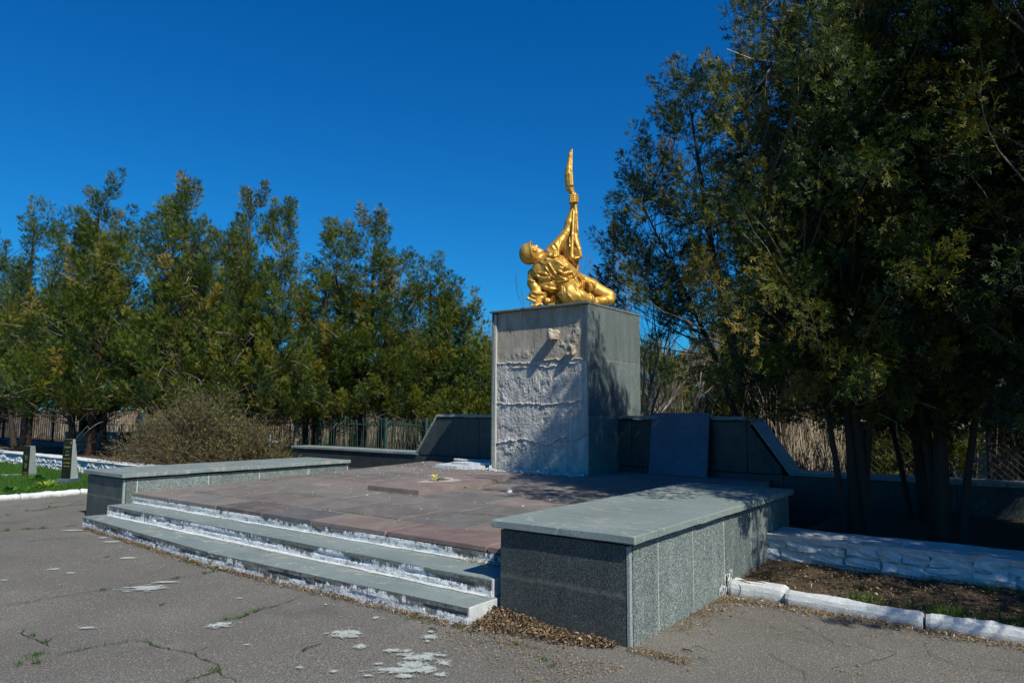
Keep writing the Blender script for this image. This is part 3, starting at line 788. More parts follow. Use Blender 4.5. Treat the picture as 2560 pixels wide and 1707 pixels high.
def surface_nets(G, lo, h):
    S = G < 0
    nx, ny, nz = G.shape
    c = np.zeros((nx - 1, ny - 1, nz - 1), np.int8)
    for i in (0, 1):
        for j in (0, 1):
            for k in (0, 1):
                c += S[i:nx - 1 + i, j:ny - 1 + j, k:nz - 1 + k]
    act = (c > 0) & (c < 8)
    idx = np.full(act.shape, -1, np.int64); cells = np.argwhere(act); idx[act] = np.arange(len(cells))
    P = np.zeros((len(cells), 3)); W = np.zeros(len(cells))
    I, J, K = cells.T
    for ax_ in range(3):
        o = [a for a in range(3) if a != ax_]
        for u in (0, 1):
            for v in (0, 1):
                a = [0, 0, 0]; a[o[0]] = u; a[o[1]] = v
                b = list(a); b[ax_] = 1
                g0 = G[I + a[0], J + a[1], K + a[2]]; g1 = G[I + b[0], J + b[1], K + b[2]]
                m = (g0 < 0) != (g1 < 0)
                t = np.where(m, g0 / np.where(m, g0 - g1, 1), 0)
                p = np.tile(np.array(a, float), (len(cells), 1)); p[:, ax_] += t
                P[m] += p[m]; W[m] += 1
    V = (cells + P / W[:, None]) * h + np.array(lo)
    Q = []
    for ax_ in range(3):
        a = [slice(None)] * 3; b = [slice(None)] * 3
        a[ax_] = slice(0, -1); b[ax_] = slice(1, None)
        s0, s1 = S[tuple(a)], S[tuple(b)]
        e = np.argwhere(s0 != s1)
        o = [q for q in range(3) if q != ax_]
        e = e[(e[:, o[0]] > 0) & (e[:, o[1]] > 0) & (e[:, o[0]] < G.shape[o[0]] - 1) & (e[:, o[1]] < G.shape[o[1]] - 1)]
        if not len(e): continue
        q = []
        for (u, v) in ((-1, -1), (0, -1), (0, 0), (-1, 0)):
            cc = e.copy(); cc[:, o[0]] += u; cc[:, o[1]] += v
            q.append(idx[cc[:, 0], cc[:, 1], cc[:, 2]])
        q = np.stack(q, -1)
        inside = s0[e[:, 0], e[:, 1], e[:, 2]]
        flip = inside if ax_ != 1 else ~inside
        q[~flip] = q[~flip][:, ::-1]
        Q.append(q)
    return V, np.concatenate(Q)

BODY=[
('c',(0.166,-0.3,0.509),0.1923,(-0.046,-0.38,0.614),0.2447,0.05),
('c',(-0.035,-0.38,0.614),0.2447,(-0.271,-0.36,0.825),0.2666,0.06),
('c',(-0.302,-0.34,0.895),0.201,(-0.32,-0.28,1.018),0.1529,0.05),
('c',(-0.274,-0.42,0.954),0.1704,(-0.109,-0.52,0.748),0.1617,0.05),
('c',(-0.496,-0.32,0.744),0.1923,(-0.324,-0.34,0.499),0.2185,0.05),
('c',(-0.34,-0.25,0.516),0.2185,(0.029,-0.25,0.386),0.2076,0.05),
('c',(-0.359,-0.2,0.282),0.1573,(0.115,-0.25,0.211),0.1529,0.05),
('c',(-0.389,-0.35,0.17),0.0874,(-0.205,-0.5,0.115),0.083,0.03),
('e',(-0.278,-0.3,1.113),(0.1486,0.1355,0.1573),0,0.04),
('c',(-0.334,-0.34,1.071),0.0961,(-0.192,-0.32,1.231),0.1049,0.03),
('c',(-0.212,-0.3,1.202),0.1311,(-0.047,-0.28,1.453),0.0874,0.03),
('c',(-0.04,-0.28,1.459),0.0918,(-0.003,-0.28,1.498),0.083,0.012),
('c',(-0.013,-0.27,1.489),0.0808,(0.042,-0.27,1.69),0.0852,0.03),
('c',(0.042,-0.27,1.69),0.0852,(0.11,-0.28,1.991),0.0481,0.03),
('c',(0.11,-0.28,1.991),0.0459,(0.118,-0.29,2.111),0.0546,0.02),
('e',(0.104,-0.3,2.165),(0.0743,0.0743,0.0918),0,0.02),
('c',(0.049,-0.385,2.189),0.024,(0.131,-0.395,2.198),0.0273,0.006),
('c',(0.131,-0.395,2.198),0.0273,(0.193,-0.335,2.21),0.024,0.006),
('c',(0.049,-0.385,2.144),0.024,(0.131,-0.395,2.153),0.0273,0.006),
('c',(0.131,-0.395,2.153),0.0273,(0.193,-0.335,2.165),0.024,0.006),
('c',(0.049,-0.385,2.104),0.024,(0.131,-0.395,2.113),0.0273,0.006),
('c',(0.131,-0.395,2.113),0.0273,(0.193,-0.335,2.125),0.024,0.006),
('c',(0.049,-0.385,2.066),0.024,(0.131,-0.395,2.075),0.0273,0.006),
('c',(0.131,-0.395,2.075),0.0273,(0.193,-0.335,2.087),0.024,0.006),
('c',(0.053,-0.33,2.065),0.0306,(0.144,-0.38,2.229),0.024,0.008),
('c',(-0.357,-0.36,0.901),0.1355,(-0.53,-0.36,0.977),0.1092,0.04),
('c',(-0.435,-0.42,0.866),0.0655,(-0.575,-0.42,0.996),0.0437,0.02),
('e',(-0.662,-0.36,1.053),(0.1486,0.1529,0.1617),0,0.03),
('c',(-0.661,-0.38,1.104),0.1267,(-0.563,-0.38,1.082),0.0961,0.03),
('c',(-0.629,-0.4,1.022),0.0743,(-0.517,-0.4,1.096),0.0568,0.02),
('c',(-0.516,-0.39,1.107),0.0481,(-0.486,-0.39,1.12),0.0328,0.012),
('c',(-0.656,-0.42,1.187),0.0218,(-0.582,-0.42,1.205),0.024,0.006),
('c',(-0.582,-0.42,1.2),0.0197,(-0.595,-0.42,1.165),0.0218,0.006),
('c',(-0.565,-0.43,1.15),0.0175,(-0.533,-0.42,1.157),0.0153,0.004),
('c',(-0.553,-0.44,1.119),0.0175,(-0.522,-0.43,1.128),0.0153,0.004),
('c',(-0.728,-0.46,1.161),0.024,(-0.667,-0.44,1.204),0.0197,0.006),
('e',(-0.664,-0.485,1.127),(0.0197,0.0197,0.0197),0,0.004),
('c',(-0.632,-0.49,1.1),0.0437,(-0.61,-0.48,1.085),0.0393,0.015),
('e',(-0.699,-0.46,0.976),(0.035,0.0306,0.0481),0,0.008),
('c',(-0.476,-0.46,0.922),0.0524,(-0.419,-0.52,0.682),0.0437,0.015),
('c',(-0.419,-0.52,0.682),0.0437,(-0.566,-0.46,0.65),0.0306,0.012),
('c',(-0.629,-0.42,0.755),0.035,(-0.566,-0.47,0.643),0.035,0.012),
('c',(-0.469,-0.3,0.969),0.0568,(-0.403,-0.2,1.035),0.0437,0.02),
('e',(-0.645,-0.24,0.704),(0.1005,0.1005,0.1136),0,0.03),
('c',(-0.656,-0.26,0.711),0.0918,(-0.673,-0.32,0.512),0.0918,0.025),
('c',(-0.67,-0.36,0.538),0.0787,(-0.644,-0.38,0.469),0.0699,0.02),
('c',(-0.658,-0.34,0.498),0.0918,(-0.574,-0.4,0.324),0.1092,0.03),
('c',(-0.574,-0.4,0.324),0.1092,(-0.564,-0.44,0.187),0.1005,0.03),
('c',(-0.628,-0.42,0.266),0.1092,(-0.522,-0.44,0.246),0.1049,0.012),
('c',(-0.566,-0.5,0.178),0.0743,(-0.56,-0.62,0.079),0.0568,0.02),
('e',(-0.561,-0.64,0.076),(0.0743,0.0655,0.0481),0,0.015),
('c',(-0.614,-0.66,0.073),0.024,(-0.691,-0.7,0.032),0.0197,0.006),
('c',(-0.577,-0.68,0.07),0.024,(-0.65,-0.72,0.029),0.0197,0.006),
('c',(-0.536,-0.7,0.067),0.024,(-0.613,-0.74,0.027),0.0197,0.006),
('c',(-0.541,-0.66,0.099),0.024,(-0.494,-0.7,0.05),0.0197,0.006),
('c',(-0.375,-0.7,0.051),0.0218,(-0.282,-0.72,0.057),0.0218,0.01),
('c',(0.129,-0.35,0.478),0.1835,(-0.01,-0.72,0.265),0.1748,0.05),
('c',(-0.016,-0.74,0.275),0.1792,(0.013,-0.74,0.194),0.1748,0.04),
('c',(-0.011,-0.74,0.241),0.1748,(0.174,-0.76,0.192),0.1355,0.04),
('c',(0.174,-0.76,0.192),0.1355,(0.377,-0.72,0.136),0.0918,0.03),
('c',(0.377,-0.72,0.136),0.0918,(0.475,-0.68,0.097),0.0787,0.02),
('c',(0.222,-0.28,0.557),0.1617,(0.442,-0.25,0.465),0.1573,0.05),
('c',(0.442,-0.25,0.454),0.1573,(0.759,-0.3,0.283),0.1267,0.04),
('e',(0.778,-0.32,0.258),(0.1224,0.1224,0.1355),0,0.04),
('c',(0.782,-0.36,0.192),0.0961,(0.566,-0.46,0.158),0.0787,0.025),
('c',(0.566,-0.46,0.158),0.0787,(0.424,-0.58,0.155),0.0743,0.02),
('c',(0.143,-0.2,0.661),0.0874,(0.159,-0.15,0.871),0.0743,0.03),
]
BAN=[
('c',(0.081,-0.3,3.123),0.0197,(0.059,-0.3,3.025),0.0371,0.015),
('c',(0.059,-0.3,3.025),0.0371,(0.05,-0.3,2.911),0.0459,0.015),
('c',(0.05,-0.3,2.911),0.0459,(0.032,-0.3,2.74),0.0655,0.015),
('c',(0.032,-0.3,2.74),0.0655,(0.027,-0.3,2.616),0.0765,0.015),
('c',(0.027,-0.3,2.616),0.0765,(0.031,-0.3,2.503),0.0765,0.015),
('c',(0.031,-0.3,2.503),0.0765,(0.044,-0.3,2.412),0.0721,0.015),
('c',(0.044,-0.3,2.412),0.0721,(0.079,-0.3,2.311),0.0568,0.015),
('c',(0.079,-0.3,2.311),0.0568,(0.128,-0.31,2.195),0.0437,0.015),
('c',(0.009,-0.3,2.351),0.0437,(0.09,-0.32,2.354),0.0393,0.012),
('c',(0.128,-0.31,2.195),0.035,(0.148,-0.32,2.013),0.0328,0.015),
('c',(0.093,-0.32,3.12),0.0131,(0.076,-0.35,2.7),0.0218,0.012),
('c',(0.076,-0.35,2.7),0.024,(0.091,-0.36,2.404),0.0262,0.012),
('c',(0.036,-0.38,2.622),0.0175,(0.051,-0.37,2.4),0.0175,0.01),
('c',(0.148,-0.32,2.035),0.0371,(0.158,-0.32,1.856),0.0481,0.015),
('c',(0.158,-0.32,1.856),0.0437,(0.148,-0.3,1.46),0.0655,0.02),
('c',(0.113,-0.34,1.917),0.0197,(0.089,-0.42,1.429),0.0284,0.012),
('c',(0.089,-0.42,1.429),0.0284,(0.067,-0.46,1.024),0.0371,0.014),
('e',(0.074,-0.46,0.98),(0.0524,0.0524,0.0568),0,0.012),
('c',(0.166,-0.34,1.94),0.0175,(0.188,-0.36,1.533),0.0197,0.012),
('c',(0.188,-0.36,1.533),0.0175,(0.172,-0.34,1.361),0.0197,0.012),
('c',(0.133,-0.34,1.427),0.035,(0.215,-0.38,1.153),0.0393,0.02),
('c',(0.215,-0.38,1.153),0.0437,(0.228,-0.38,1.032),0.0437,0.015),
('c',(0.148,-0.3,1.415),0.0655,(0.168,-0.3,1.149),0.1005,0.03),
('c',(0.168,-0.3,1.149),0.1005,(0.175,-0.3,1.06),0.0961,0.03),
('c',(0.121,-0.42,1.341),0.0197,(0.26,-0.4,1.016),0.0175,0.01),
('c',(0.103,-0.42,0.967),0.0306,(0.258,-0.38,1.01),0.0262,0.012),
('c',(0.063,-0.2,1.62),0.0524,(0.002,-0.2,1.261),0.1005,0.03),
('c',(0.003,-0.2,1.306),0.0961,(-0.051,-0.18,1.153),0.0874,0.03),
('c',(0.002,-0.2,1.216),0.0961,(0.03,-0.25,0.96),0.1005,0.03),
('c',(0.031,-0.25,1.16),0.0874,(0.139,-0.25,0.938),0.0787,0.03),
('c',(0.026,-0.3,0.949),0.0874,(0.035,-0.32,0.89),0.0524,0.02),
]
GUN=[
('c',(-0.757,-0.74,0.157),0.0284,(-0.626,-0.7,0.109),0.0284,0.004),
('c',(-0.757,-0.74,0.157),0.0328,(-0.738,-0.74,0.148),0.0328,0.003),
('c',(-0.637,-0.7,0.113),0.0328,(-0.598,-0.68,0.07),0.0284,0.006),
]
FOLDS=[
(((-0.3, 0.518), (-0.162, 0.492), (0.009, 0.511), (0.127, 0.635)), 0.0131, 0.016),
(((-0.435, 0.773), (-0.332, 0.632), (-0.204, 0.509)), 0.0109, 0.012),
(((-0.375, 0.838), (-0.268, 0.665), (-0.076, 0.532)), 0.0109, 0.014),
(((-0.012, 0.655), (0.078, 0.66), (0.086, 0.58), (-0.004, 0.562), (-0.012, 0.655)), 0.0109, 0.012),
(((-0.407, 0.968), (-0.268, 0.915), (-0.118, 0.97)), 0.0218, -0.014),
(((-0.139, 1.101), (-0.15, 0.926), (-0.076, 0.796)), 0.0306, -0.016),
(((-0.247, 0.882), (-0.14, 0.839), (-0.055, 0.731)), 0.0481, 0.012),
(((-0.418, 0.936), (-0.332, 1.012), (-0.161, 1.1)), 0.0306, 0.012),
(((-0.396, 1.132), (-0.354, 1.056), (-0.364, 0.969)), 0.0218, 0.01),
(((-0.3, 1.209), (-0.246, 1.1), (-0.268, 0.969)), 0.0218, 0.012),
(((-0.236, 1.253), (-0.182, 1.155), (-0.193, 0.991)), 0.0262, 0.014),
(((-0.128, 1.319), (-0.161, 1.188), (-0.172, 1.079)), 0.0197, 0.008),
(((-0.631, 0.631), (-0.46, 0.566), (-0.268, 0.589)), 0.0197, 0.012),
(((-0.588, 0.566), (-0.418, 0.502), (-0.204, 0.525)), 0.0197, -0.012),
(((-0.567, 0.685), (-0.375, 0.632), (-0.29, 0.578)), 0.0175, 0.01),
(((-0.524, 0.447), (-0.354, 0.373), (-0.162, 0.363)), 0.0218, 0.014),
(((-0.482, 0.361), (-0.332, 0.297), (-0.183, 0.298)), 0.0197, -0.014),
(((-0.418, 0.297), (-0.269, 0.233), (-0.184, 0.233)), 0.0197, 0.014),
(((-0.375, 0.578), (-0.332, 0.513), (-0.354, 0.405)), 0.0197, 0.008),
(((-0.14, 0.774), (-0.097, 0.753), (-0.108, 0.666)), 0.0175, -0.012),
(((-0.204, 0.687), (-0.076, 0.633), (0.052, 0.667)), 0.0197, 0.012),
(((-0.204, 0.633), (-0.076, 0.579), (0.009, 0.591)), 0.0175, -0.01),
(((-0.055, 0.753), (0.02, 0.71), (0.095, 0.689)), 0.0175, 0.01),
(((0.095, 0.624), (0.137, 0.526), (0.2, 0.386)), 0.0218, 0.016),
(((0.148, 0.635), (0.201, 0.538), (0.243, 0.387)), 0.0218, -0.016),
(((0.201, 0.613), (0.265, 0.527), (0.253, 0.365)), 0.0218, 0.018),
(((0.297, 0.57), (0.339, 0.473), (0.317, 0.301)), 0.0218, -0.016),
(((0.35, 0.538), (0.403, 0.452), (0.381, 0.269)), 0.024, 0.018),
(((0.435, 0.506), (0.467, 0.409), (0.434, 0.269)), 0.0218, -0.012),
(((0.499, 0.485), (0.531, 0.41), (0.487, 0.269)), 0.0218, 0.012),
(((-0.077, 0.234), (0.008, 0.148), (0.05, 0.106)), 0.0175, 0.006),
(((0.094, 0.386), (0.136, 0.278), (0.22, 0.149)), 0.0175, -0.006),
(((-0.162, 0.363), (-0.152, 0.234), (-0.12, 0.105)), 0.0175, 0.008),
(((-0.088, 0.342), (-0.077, 0.234), (-0.045, 0.127)), 0.0175, -0.008),
(((0.412, 0.237), (0.433, 0.151), (0.422, 0.086)), 0.0197, 0.012),
(((0.466, 0.237), (0.486, 0.151), (0.475, 0.086)), 0.0175, -0.01),
(((0.531, 0.474), (0.541, 0.367), (0.497, 0.237)), 0.0175, -0.008),
(((0.731, 0.217), (0.741, 0.152), (0.751, 0.077)), 0.0131, -0.01),
(((-0.652, 0.317), (-0.567, 0.285), (-0.481, 0.296)), 0.0175, 0.012),
(((-0.662, 0.263), (-0.567, 0.231), (-0.481, 0.243)), 0.0175, -0.012),
(((-0.712, 0.554), (-0.652, 0.522), (-0.61, 0.544)), 0.0175, 0.012),
(((-0.721, 0.598), (-0.663, 0.587), (-0.599, 0.609)), 0.0175, -0.01),
(((-0.568, 0.924), (-0.514, 0.881), (-0.461, 0.838)), 0.0175, 0.008),
(((-0.45, 0.383), (-0.418, 0.275), (-0.439, 0.124)), 0.0218, 0.014),
(((-0.354, 0.297), (-0.332, 0.211), (-0.354, 0.103)), 0.0218, -0.014),
(((-0.269, 0.276), (-0.247, 0.19), (-0.247, 0.104)), 0.0197, 0.012),
]


def sculpt(name, prims, h, parent, folds=(), mat=None):
    P = []
    for p in prims:
        if p[0] == 'c': P += [np.array(p[1]) - p[2], np.array(p[1]) + p[2], np.array(p[3]) - p[4], np.array(p[3]) + p[4]]
        else: P += [np.array(p[1]) - max(p[2]), np.array(p[1]) + max(p[2])]
    P = np.array(P); lo = P.min(0) - 0.06; hi = P.max(0) + 0.06
    lo[2] = max(lo[2], -0.03)
    V, Q = surface_nets(*field(prims, tuple(lo), tuple(hi), h, folds))
    V = V.copy(); V[:, 2] = np.maximum(V[:, 2], 0.002)
    return link(name, np_mesh(name, V, Q, mat or M['gold'], True), parent)

statue = tag(empty('soldier_statue', (-7.22, 11.3, 3.513), YAW),
             "gold painted statue of a fallen helmeted soldier raising a furled banner, on the pedestal", "statue")
sculpt('body', BODY, 0.0105, statue, FOLDS)
sculpt('banner', BAN, 0.0095, statue)
sculpt('pistol', GUN, 0.009, statue)
# helmet: open dome with a flared rim, axis towards the lower left
def helmet():
    n, m = 40, 18
    ax = Vector((-0.93, 0.16, -0.20)).normalized()        # crown direction
    fw = Vector((0.25, -0.22, 0.95)).normalized(); fw = (fw - ax * fw.dot(ax)).normalized()
    sd = ax.cross(fw)
    C = Vector((-0.742, -0.36, 1.056))
    V = []
    prof = []
    for i in range(m):
        t = i / (m - 1) * math.pi * 0.5
        prof.append((math.sin(t) * 0.205, math.cos(t) * 0.172))
    prof += [(0.207, -0.035), (0.214, -0.062), (0.232, -0.085), (0.228, -0.094), (0.206, -0.070), (0.196, -0.03), (0.19, 0.03)]
    prof = prof[1:]
    V.append(C + ax * 0.172)
    for r, z in prof:
        for j in range(n):
            a = 2 * math.pi * j / n
            rr = r * (1 + 0.05 * math.cos(a))
            zz = z - (0.018 * math.cos(a) if z < 0.0 else 0) - (0.03 * max(0, -math.cos(a)) if z < -0.03 else 0)
            V.append(C + ax * zz + fw * (math.cos(a) * rr) + sd * (math.sin(a) * rr * 0.9))
    T = [(0, 1 + (j + 1) % n, 1 + j) for j in range(n)]
    Q = []
    for i in range(len(prof) - 1):
        for j in range(n):
            a = 1 + i * n + j; b = 1 + i * n + (j + 1) % n
            Q.append((a, b, b + n, a + n))
    return np_mesh('helmet', np.array([tuple(v) for v in V]), [np.array(Q), np.array(T)], M['gold'], True)
link('helmet', helmet(), statue)
# chin strap
ca = Acc(); ca.tube([(-0.66, -0.53, 1.00), (-0.60, -0.55, 0.955), (-0.53, -0.50, 0.95), (-0.49, -0.42, 0.99)], 0.008, 6)
link('chin_strap', ca.mesh('chin_strap', M['gold'], True), statue)

# ------------------------------------------------------------------ vegetation
def rot_to(d, roll):
    """(n,3) axes, (n,) rolls -> (n,3,3) with third column = axis"""
    d = d / (np.linalg.norm(d, axis=1)[:, None] + 1e-9)
    up = np.tile([0.0, 0.0, 1.0], (len(d), 1)); up[np.abs(d[:, 2]) > 0.95] = (1, 0, 0)
    x = np.cross(up, d); x /= np.linalg.norm(x, axis=1)[:, None]
    y = np.cross(d, x)
    c, s = np.cos(roll)[:, None], np.sin(roll)[:, None]
    return np.stack([x * c + y * s, -x * s + y * c, d], -1)

def spray(rs, nb, w, curl=0.15):
    """flat fan of scale leaves, axis +z, length 1"""
    V = []; T = []
    def leaf(p, q, wd):
        p = np.array(p); q = np.array(q); d = q - p; L = np.linalg.norm(d)
        s = np.cross(d, [0, 1, 0]); s /= np.linalg.norm(s) + 1e-9
        m = p + d * 0.45
        o = len(V); V.extend([p, m + s * wd, q, m - s * wd]); T.extend([(o, o + 1, o + 2), (o, o + 2, o + 3)])
    leaf((0, 0, 0), (0, curl, 1.0), w * 0.8)
    for i in range(nb):
        t = 0.12 + 0.8 * i / nb
        sd = 1 if i % 2 else -1
        L = (0.52 * (1 - t * 0.62)) * rs.uniform(0.7, 1.2)
        a = math.radians(rs.uniform(28, 58))
        p = (0, curl * t * t, t)
        q = (sd * L * math.sin(a), curl * t * t + rs.uniform(-0.14, 0.14), t + L * math.cos(a))
        leaf(p, q, w * rs.uniform(0.7, 1.2))
    return np.array(V), np.array(T)

def scatter(acc, tmpl, P, R, S, A):
    """place templates; P (n,3) R (n,3,3) S (n,) A (n,)"""
    n = len(P); ids = np.arange(n) % len(tmpl)
    for k, (V, T) in enumerate(tmpl):
        m = ids == k
        if not m.any(): continue
        W = np.einsum('nij,vj->nvi', R[m], V) * S[m][:, None, None] + P[m][:, None, :]
        c = m.sum(); nv = len(V)
        F = (T[None] + (np.arange(c) * nv)[:, None, None]).reshape(-1, 3)
        acc.add(W.reshape(-1, 3), None, F, np.repeat(A[m], nv))

def crown_me(name, spires, z0, seed, nplume, per, size, nb, w, mat, droop=0.0, plume=(0.5, 0.9, 0.2), tint=(0.42, 0.27), fill=0.16):
    """spires: (dx, dy, H, R); union of ragged cones hung with plumes of sprays"""
    rs = np.random.RandomState(seed)
    tmpl = [spray(rs, nb, w) for _ in range(10)]
    wts = np.array([s[3] * (s[2] - z0) for s in spires]); wts /= wts.sum()
    acc = Acc(); tips = []
    P_, D_, S_, A_ = [], [], [], []
    for _ in range(nplume):
        si = rs.choice(len(spires), p=wts); dx, dy, H, R = spires[si]
        t = rs.beta(1.15, 1.25)
        a = rs.uniform(0, 2 * math.pi)
        lob = 0.82 + 0.2 * math.sin(3 * a + seed + si * 2 + 4 * t) + 0.14 * math.sin(7 * a + 9 * t + si)
        prof = min(1.0, (t / 0.16) ** 0.6) * (1 - t) ** 0.52 + 0.02
        rad = R * prof * lob
        q = rs.uniform(0.30, 1.0) ** 0.45
        c = np.array([dx + math.cos(a) * rad * q, dy + math.sin(a) * rad * q, z0 + t * (H - z0)])
        out = np.array([math.cos(a), math.sin(a), 0.0])
        ax = out * rs.uniform(0.35, 0.9) * (1 - 0.6 * t) + np.array([0, 0, 1.0 - droop * rs.uniform(0.6, 2.4)]) + rs.randn(3) * 0.15
        ax /= np.linalg.norm(ax)
        L = rs.uniform(plume[0], plume[1]); pr = plume[2] * rs.uniform(0.7, 1.3)
        inner = q < 0.62
        n = int(per * (0.6 if inner else 1.0) * (L / plume[1]) * (1 + 0.4 * rs.rand()))
        u = rs.rand(n); ang = rs.uniform(0, 2 * math.pi, n)
        B = rot_to(ax[None], np.zeros(1))[0]
        rr = pr * np.sqrt(rs.rand(n)) * (1.1 - u) ** 0.5 * (0.55 + 0.9 * np.minimum(1, u / 0.25))
        off = (np.cos(ang) * rr)[:, None] * B[:, 0] + (np.sin(ang) * rr)[:, None] * B[:, 1]
        p = c + ax * (u * L)[:, None] + off
        d = ax * 0.9 + off / pr * 0.75 + rs.randn(n, 3) * 0.28
        if droop: d[:, 2] -= droop * rs.uniform(0, 1.2, n)
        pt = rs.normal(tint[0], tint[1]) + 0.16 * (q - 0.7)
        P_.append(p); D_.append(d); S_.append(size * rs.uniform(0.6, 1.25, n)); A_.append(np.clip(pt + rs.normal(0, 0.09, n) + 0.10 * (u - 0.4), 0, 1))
        tips.append((c, ax, L, q))
    P = np.concatenate(P_); D = np.concatenate(D_); S = np.concatenate(S_); A = np.concatenate(A_)
    R = rot_to(D, rs.uniform(0, 6.28, len(P)))
    scatter(acc, tmpl, P, R, S, A)
    return acc.mesh(name, mat), tips

def wood_me(name, spires, z0, tips, seed, stems, rad, zg=-0.3, every=2, dead=60, R=2.0):
    rs = np.random.RandomState(seed); a = Acc(); paths = []
    for i, (bx, by, tx, ty, H, r) in enumerate(stems):
        n = 9; u = np.linspace(0, 1, n)
        x = bx + (tx - bx) * u ** 1.2 + 0.10 * np.sin(u * 5 + i * 2); y = by + (ty - by) * u ** 1.2 + 0.08 * np.cos(u * 4 + i)
        pts = np.stack([x, y, zg + u * (H - zg)], -1)
        a.tube(pts, r * (1.0 - 0.86 * u) * (1 + 0.35 * np.exp(-u * 22)), 9, 0.02)  # stems near black: deep tree shade put into the bark colour
        paths.append(pts)
    for c, ax, L, q in tips[::every]:
        best = min(paths, key=lambda p: np.min(np.linalg.norm(p[:, :2] - c[:2], axis=1)))
        zz = min(max(best[1][2], z0 * 0.85, c[2] - rs.uniform(0.3, 1.1)), c[2] + 0.3)
        s = np.array([np.interp(zz, best[:, 2], best[:, k]) for k in range(3)])
        m = (s + c) / 2 + rs.randn(3) * 0.10 - np.array([0, 0, 0.10])
        e = c + ax * L * 0.8
        ub = np.linspace(0, 1, 8)[:, None]; cv = (1 - ub) ** 3 * s + 3 * (1 - ub) ** 2 * ub * m + 3 * (1 - ub) * ub ** 2 * c + ub ** 3 * e + rs.randn(8, 3) * 0.012
        a.tube(cv, np.linspace(0.016, 0.003, 8), 3, rs.uniform(0.0, 0.4) if q < 0.85 else rs.uniform(0.3, 0.7), cap=False)
    for _ in range(dead):                                     # bare curved twigs showing at the surface
        c, ax, L, q = tips[rs.randint(len(tips))]
        if c[2] > z0 + 0.75 * (max(s[2] for s in spires) - z0): continue
        s = c + rs.randn(3) * 0.15
        d = rs.randn(3); d[2] *= 0.6; d[:2] += 1.4 * (c[:2] - np.array([spires[0][0], spires[0][1]])) / (np.linalg.norm(c[:2]) + 0.5)
        d /= np.linalg.norm(d); k = rs.randn(3) * 0.7
        Lt = rs.uniform(0.25, 0.7); u = np.linspace(0, 1, 6)
        pts = s + d * (u * Lt)[:, None] + k * ((u ** 2) * Lt * 0.6)[:, None]
        a.tube(pts, 0.007 * (1.05 - u), 3, rs.uniform(0.6, 0.95), cap=False)
        if rs.rand() < 0.6:
            a.tube([pts[3], pts[3] + rs.randn(3) * 0.12 + d * 0.1, pts[3] + rs.randn(3) * 0.15 + d * 0.25], [0.006, 0.004, 0.002], 3, 0.9, cap=False)
    return a.mesh(name, M['twig'])

def tree(label, loc, rz, sc, crown, wood, group, name='thuja_tree'):
    t = tag(empty(name, loc, rz), label, "tree", group)
    t.scale = (sc[0], sc[0], sc[1])
    link('crown', crown, t); link('trunk', wood, t)
    return t

# --- far row on the left: two crown variants plus single-purpose ones
specA = [(0, 0, 8.6, 1.5), (-0.9, 0.3, 7.4, 1.2), (0.85, -0.2, 7.0, 1.3), (0.2, -0.8, 6.3, 1.3), (-1.5, -0.3, 5.6, 1.0), (0, 0, 5.0, 2.3)]
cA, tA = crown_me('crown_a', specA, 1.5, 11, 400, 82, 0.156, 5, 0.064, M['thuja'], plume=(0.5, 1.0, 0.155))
wA = wood_me('wood_a', specA, 1.5, tA, 12, [(0, 0, 0, 0, 8.0, .15), (.25, .1, .9, -.2, 6.2, .11), (-.2, 0, -1.0, .3, 6.6, .11)], 0.1, dead=260)
specB = [(0, 0, 8.3, 1.35), (0.7, 0.5, 8.0, 1.2), (-0.8, -0.2, 7.2, 1.3), (1.4, -0.1, 6.4, 1.1), (0, 0, 5.3, 2.2)]
cB, tB = crown_me('crown_b', specB, 1.4, 21, 400, 82, 0.156, 5, 0.064, M['thuja'], plume=(0.45, 0.9, 0.155), tint=(0.48, 0.27))
wB = wood_me('wood_b', specB, 1.4, tB, 22, [(0, 0, 0, 0, 7.6, .14), (.2, .1, .8, .5, 7.0, .12), (-.25, 0, -.8, -.2, 6.2, .1)], 0.1, dead=260)
# loose open crown, one limb reaching left
specD = [(0, 0, 8.9, 1.0), (-2.0, -0.3, 8.0, 0.65), (-2.7, -0.4, 6.7, 0.6), (-1.1, 0.2, 6.6, 1.0), (0.8, 0.3, 8.2, 0.8), (0, 0, 5.2, 2.3)]
cD, tD = crown_me('crown_d', specD, 1.5, 41, 340, 75, 0.156, 5, 0.064, M['thuja'], plume=(0.45, 0.85, 0.14), tint=(0.40, 0.2))
wD = wood_me('wood_d', specD, 1.5, tD, 42, [(0, 0, 0, 0, 8.2, .16), (.1, .1, .8, .3, 7.2, .10), (-.1, 0, -2.0, -.3, 7.0, .10)], 0.1, dead=260)
specE = [(0, 0, 5.6, 0.75), (0.5, 0.1, 4.8, 0.7), (-0.5, 0, 4.4, 0.9), (0.9, -0.2, 3.7, 0.7)]
cE, tE = crown_me('crown_e', specE, 0.5, 51, 170, 62, 0.16, 5, 0.075, M['thuja'], plume=(0.4, 0.8, 0.16), tint=(0.42, 0.2))
wE = wood_me('wood_e', specE, 0.5, tE, 52, [(0, 0, 0, 0, 5.2, .08), (.1, .1, .5, .1, 4.2, .05)], 0.1, dead=40)
GL = "tall thujas in the row on the left"
tree("open crowned thuja with one limb reaching left, far left behind the two gravestones", (-29.0, 9.6, 0), 0.2, (1.0, 1.0), cD, wD, GL)
tree("thuja cut by the left edge of the photo, behind the black iron fence", (-34.5, 10.2, 0), 1.9, (1.1, 0.86), cA, wA, GL)
tree("tallest thuja of the left row, its trunk standing beside the whitewashed wall", (-22.9, 9.3, 0), 0.9, (1.06, 0.96), cA, wA, GL)
tree("dark narrow topped thuja directly behind the tall brown shrub", (-20.1, 10.4, 0), 2.6, (1.02, 0.955), cB, wB, GL)
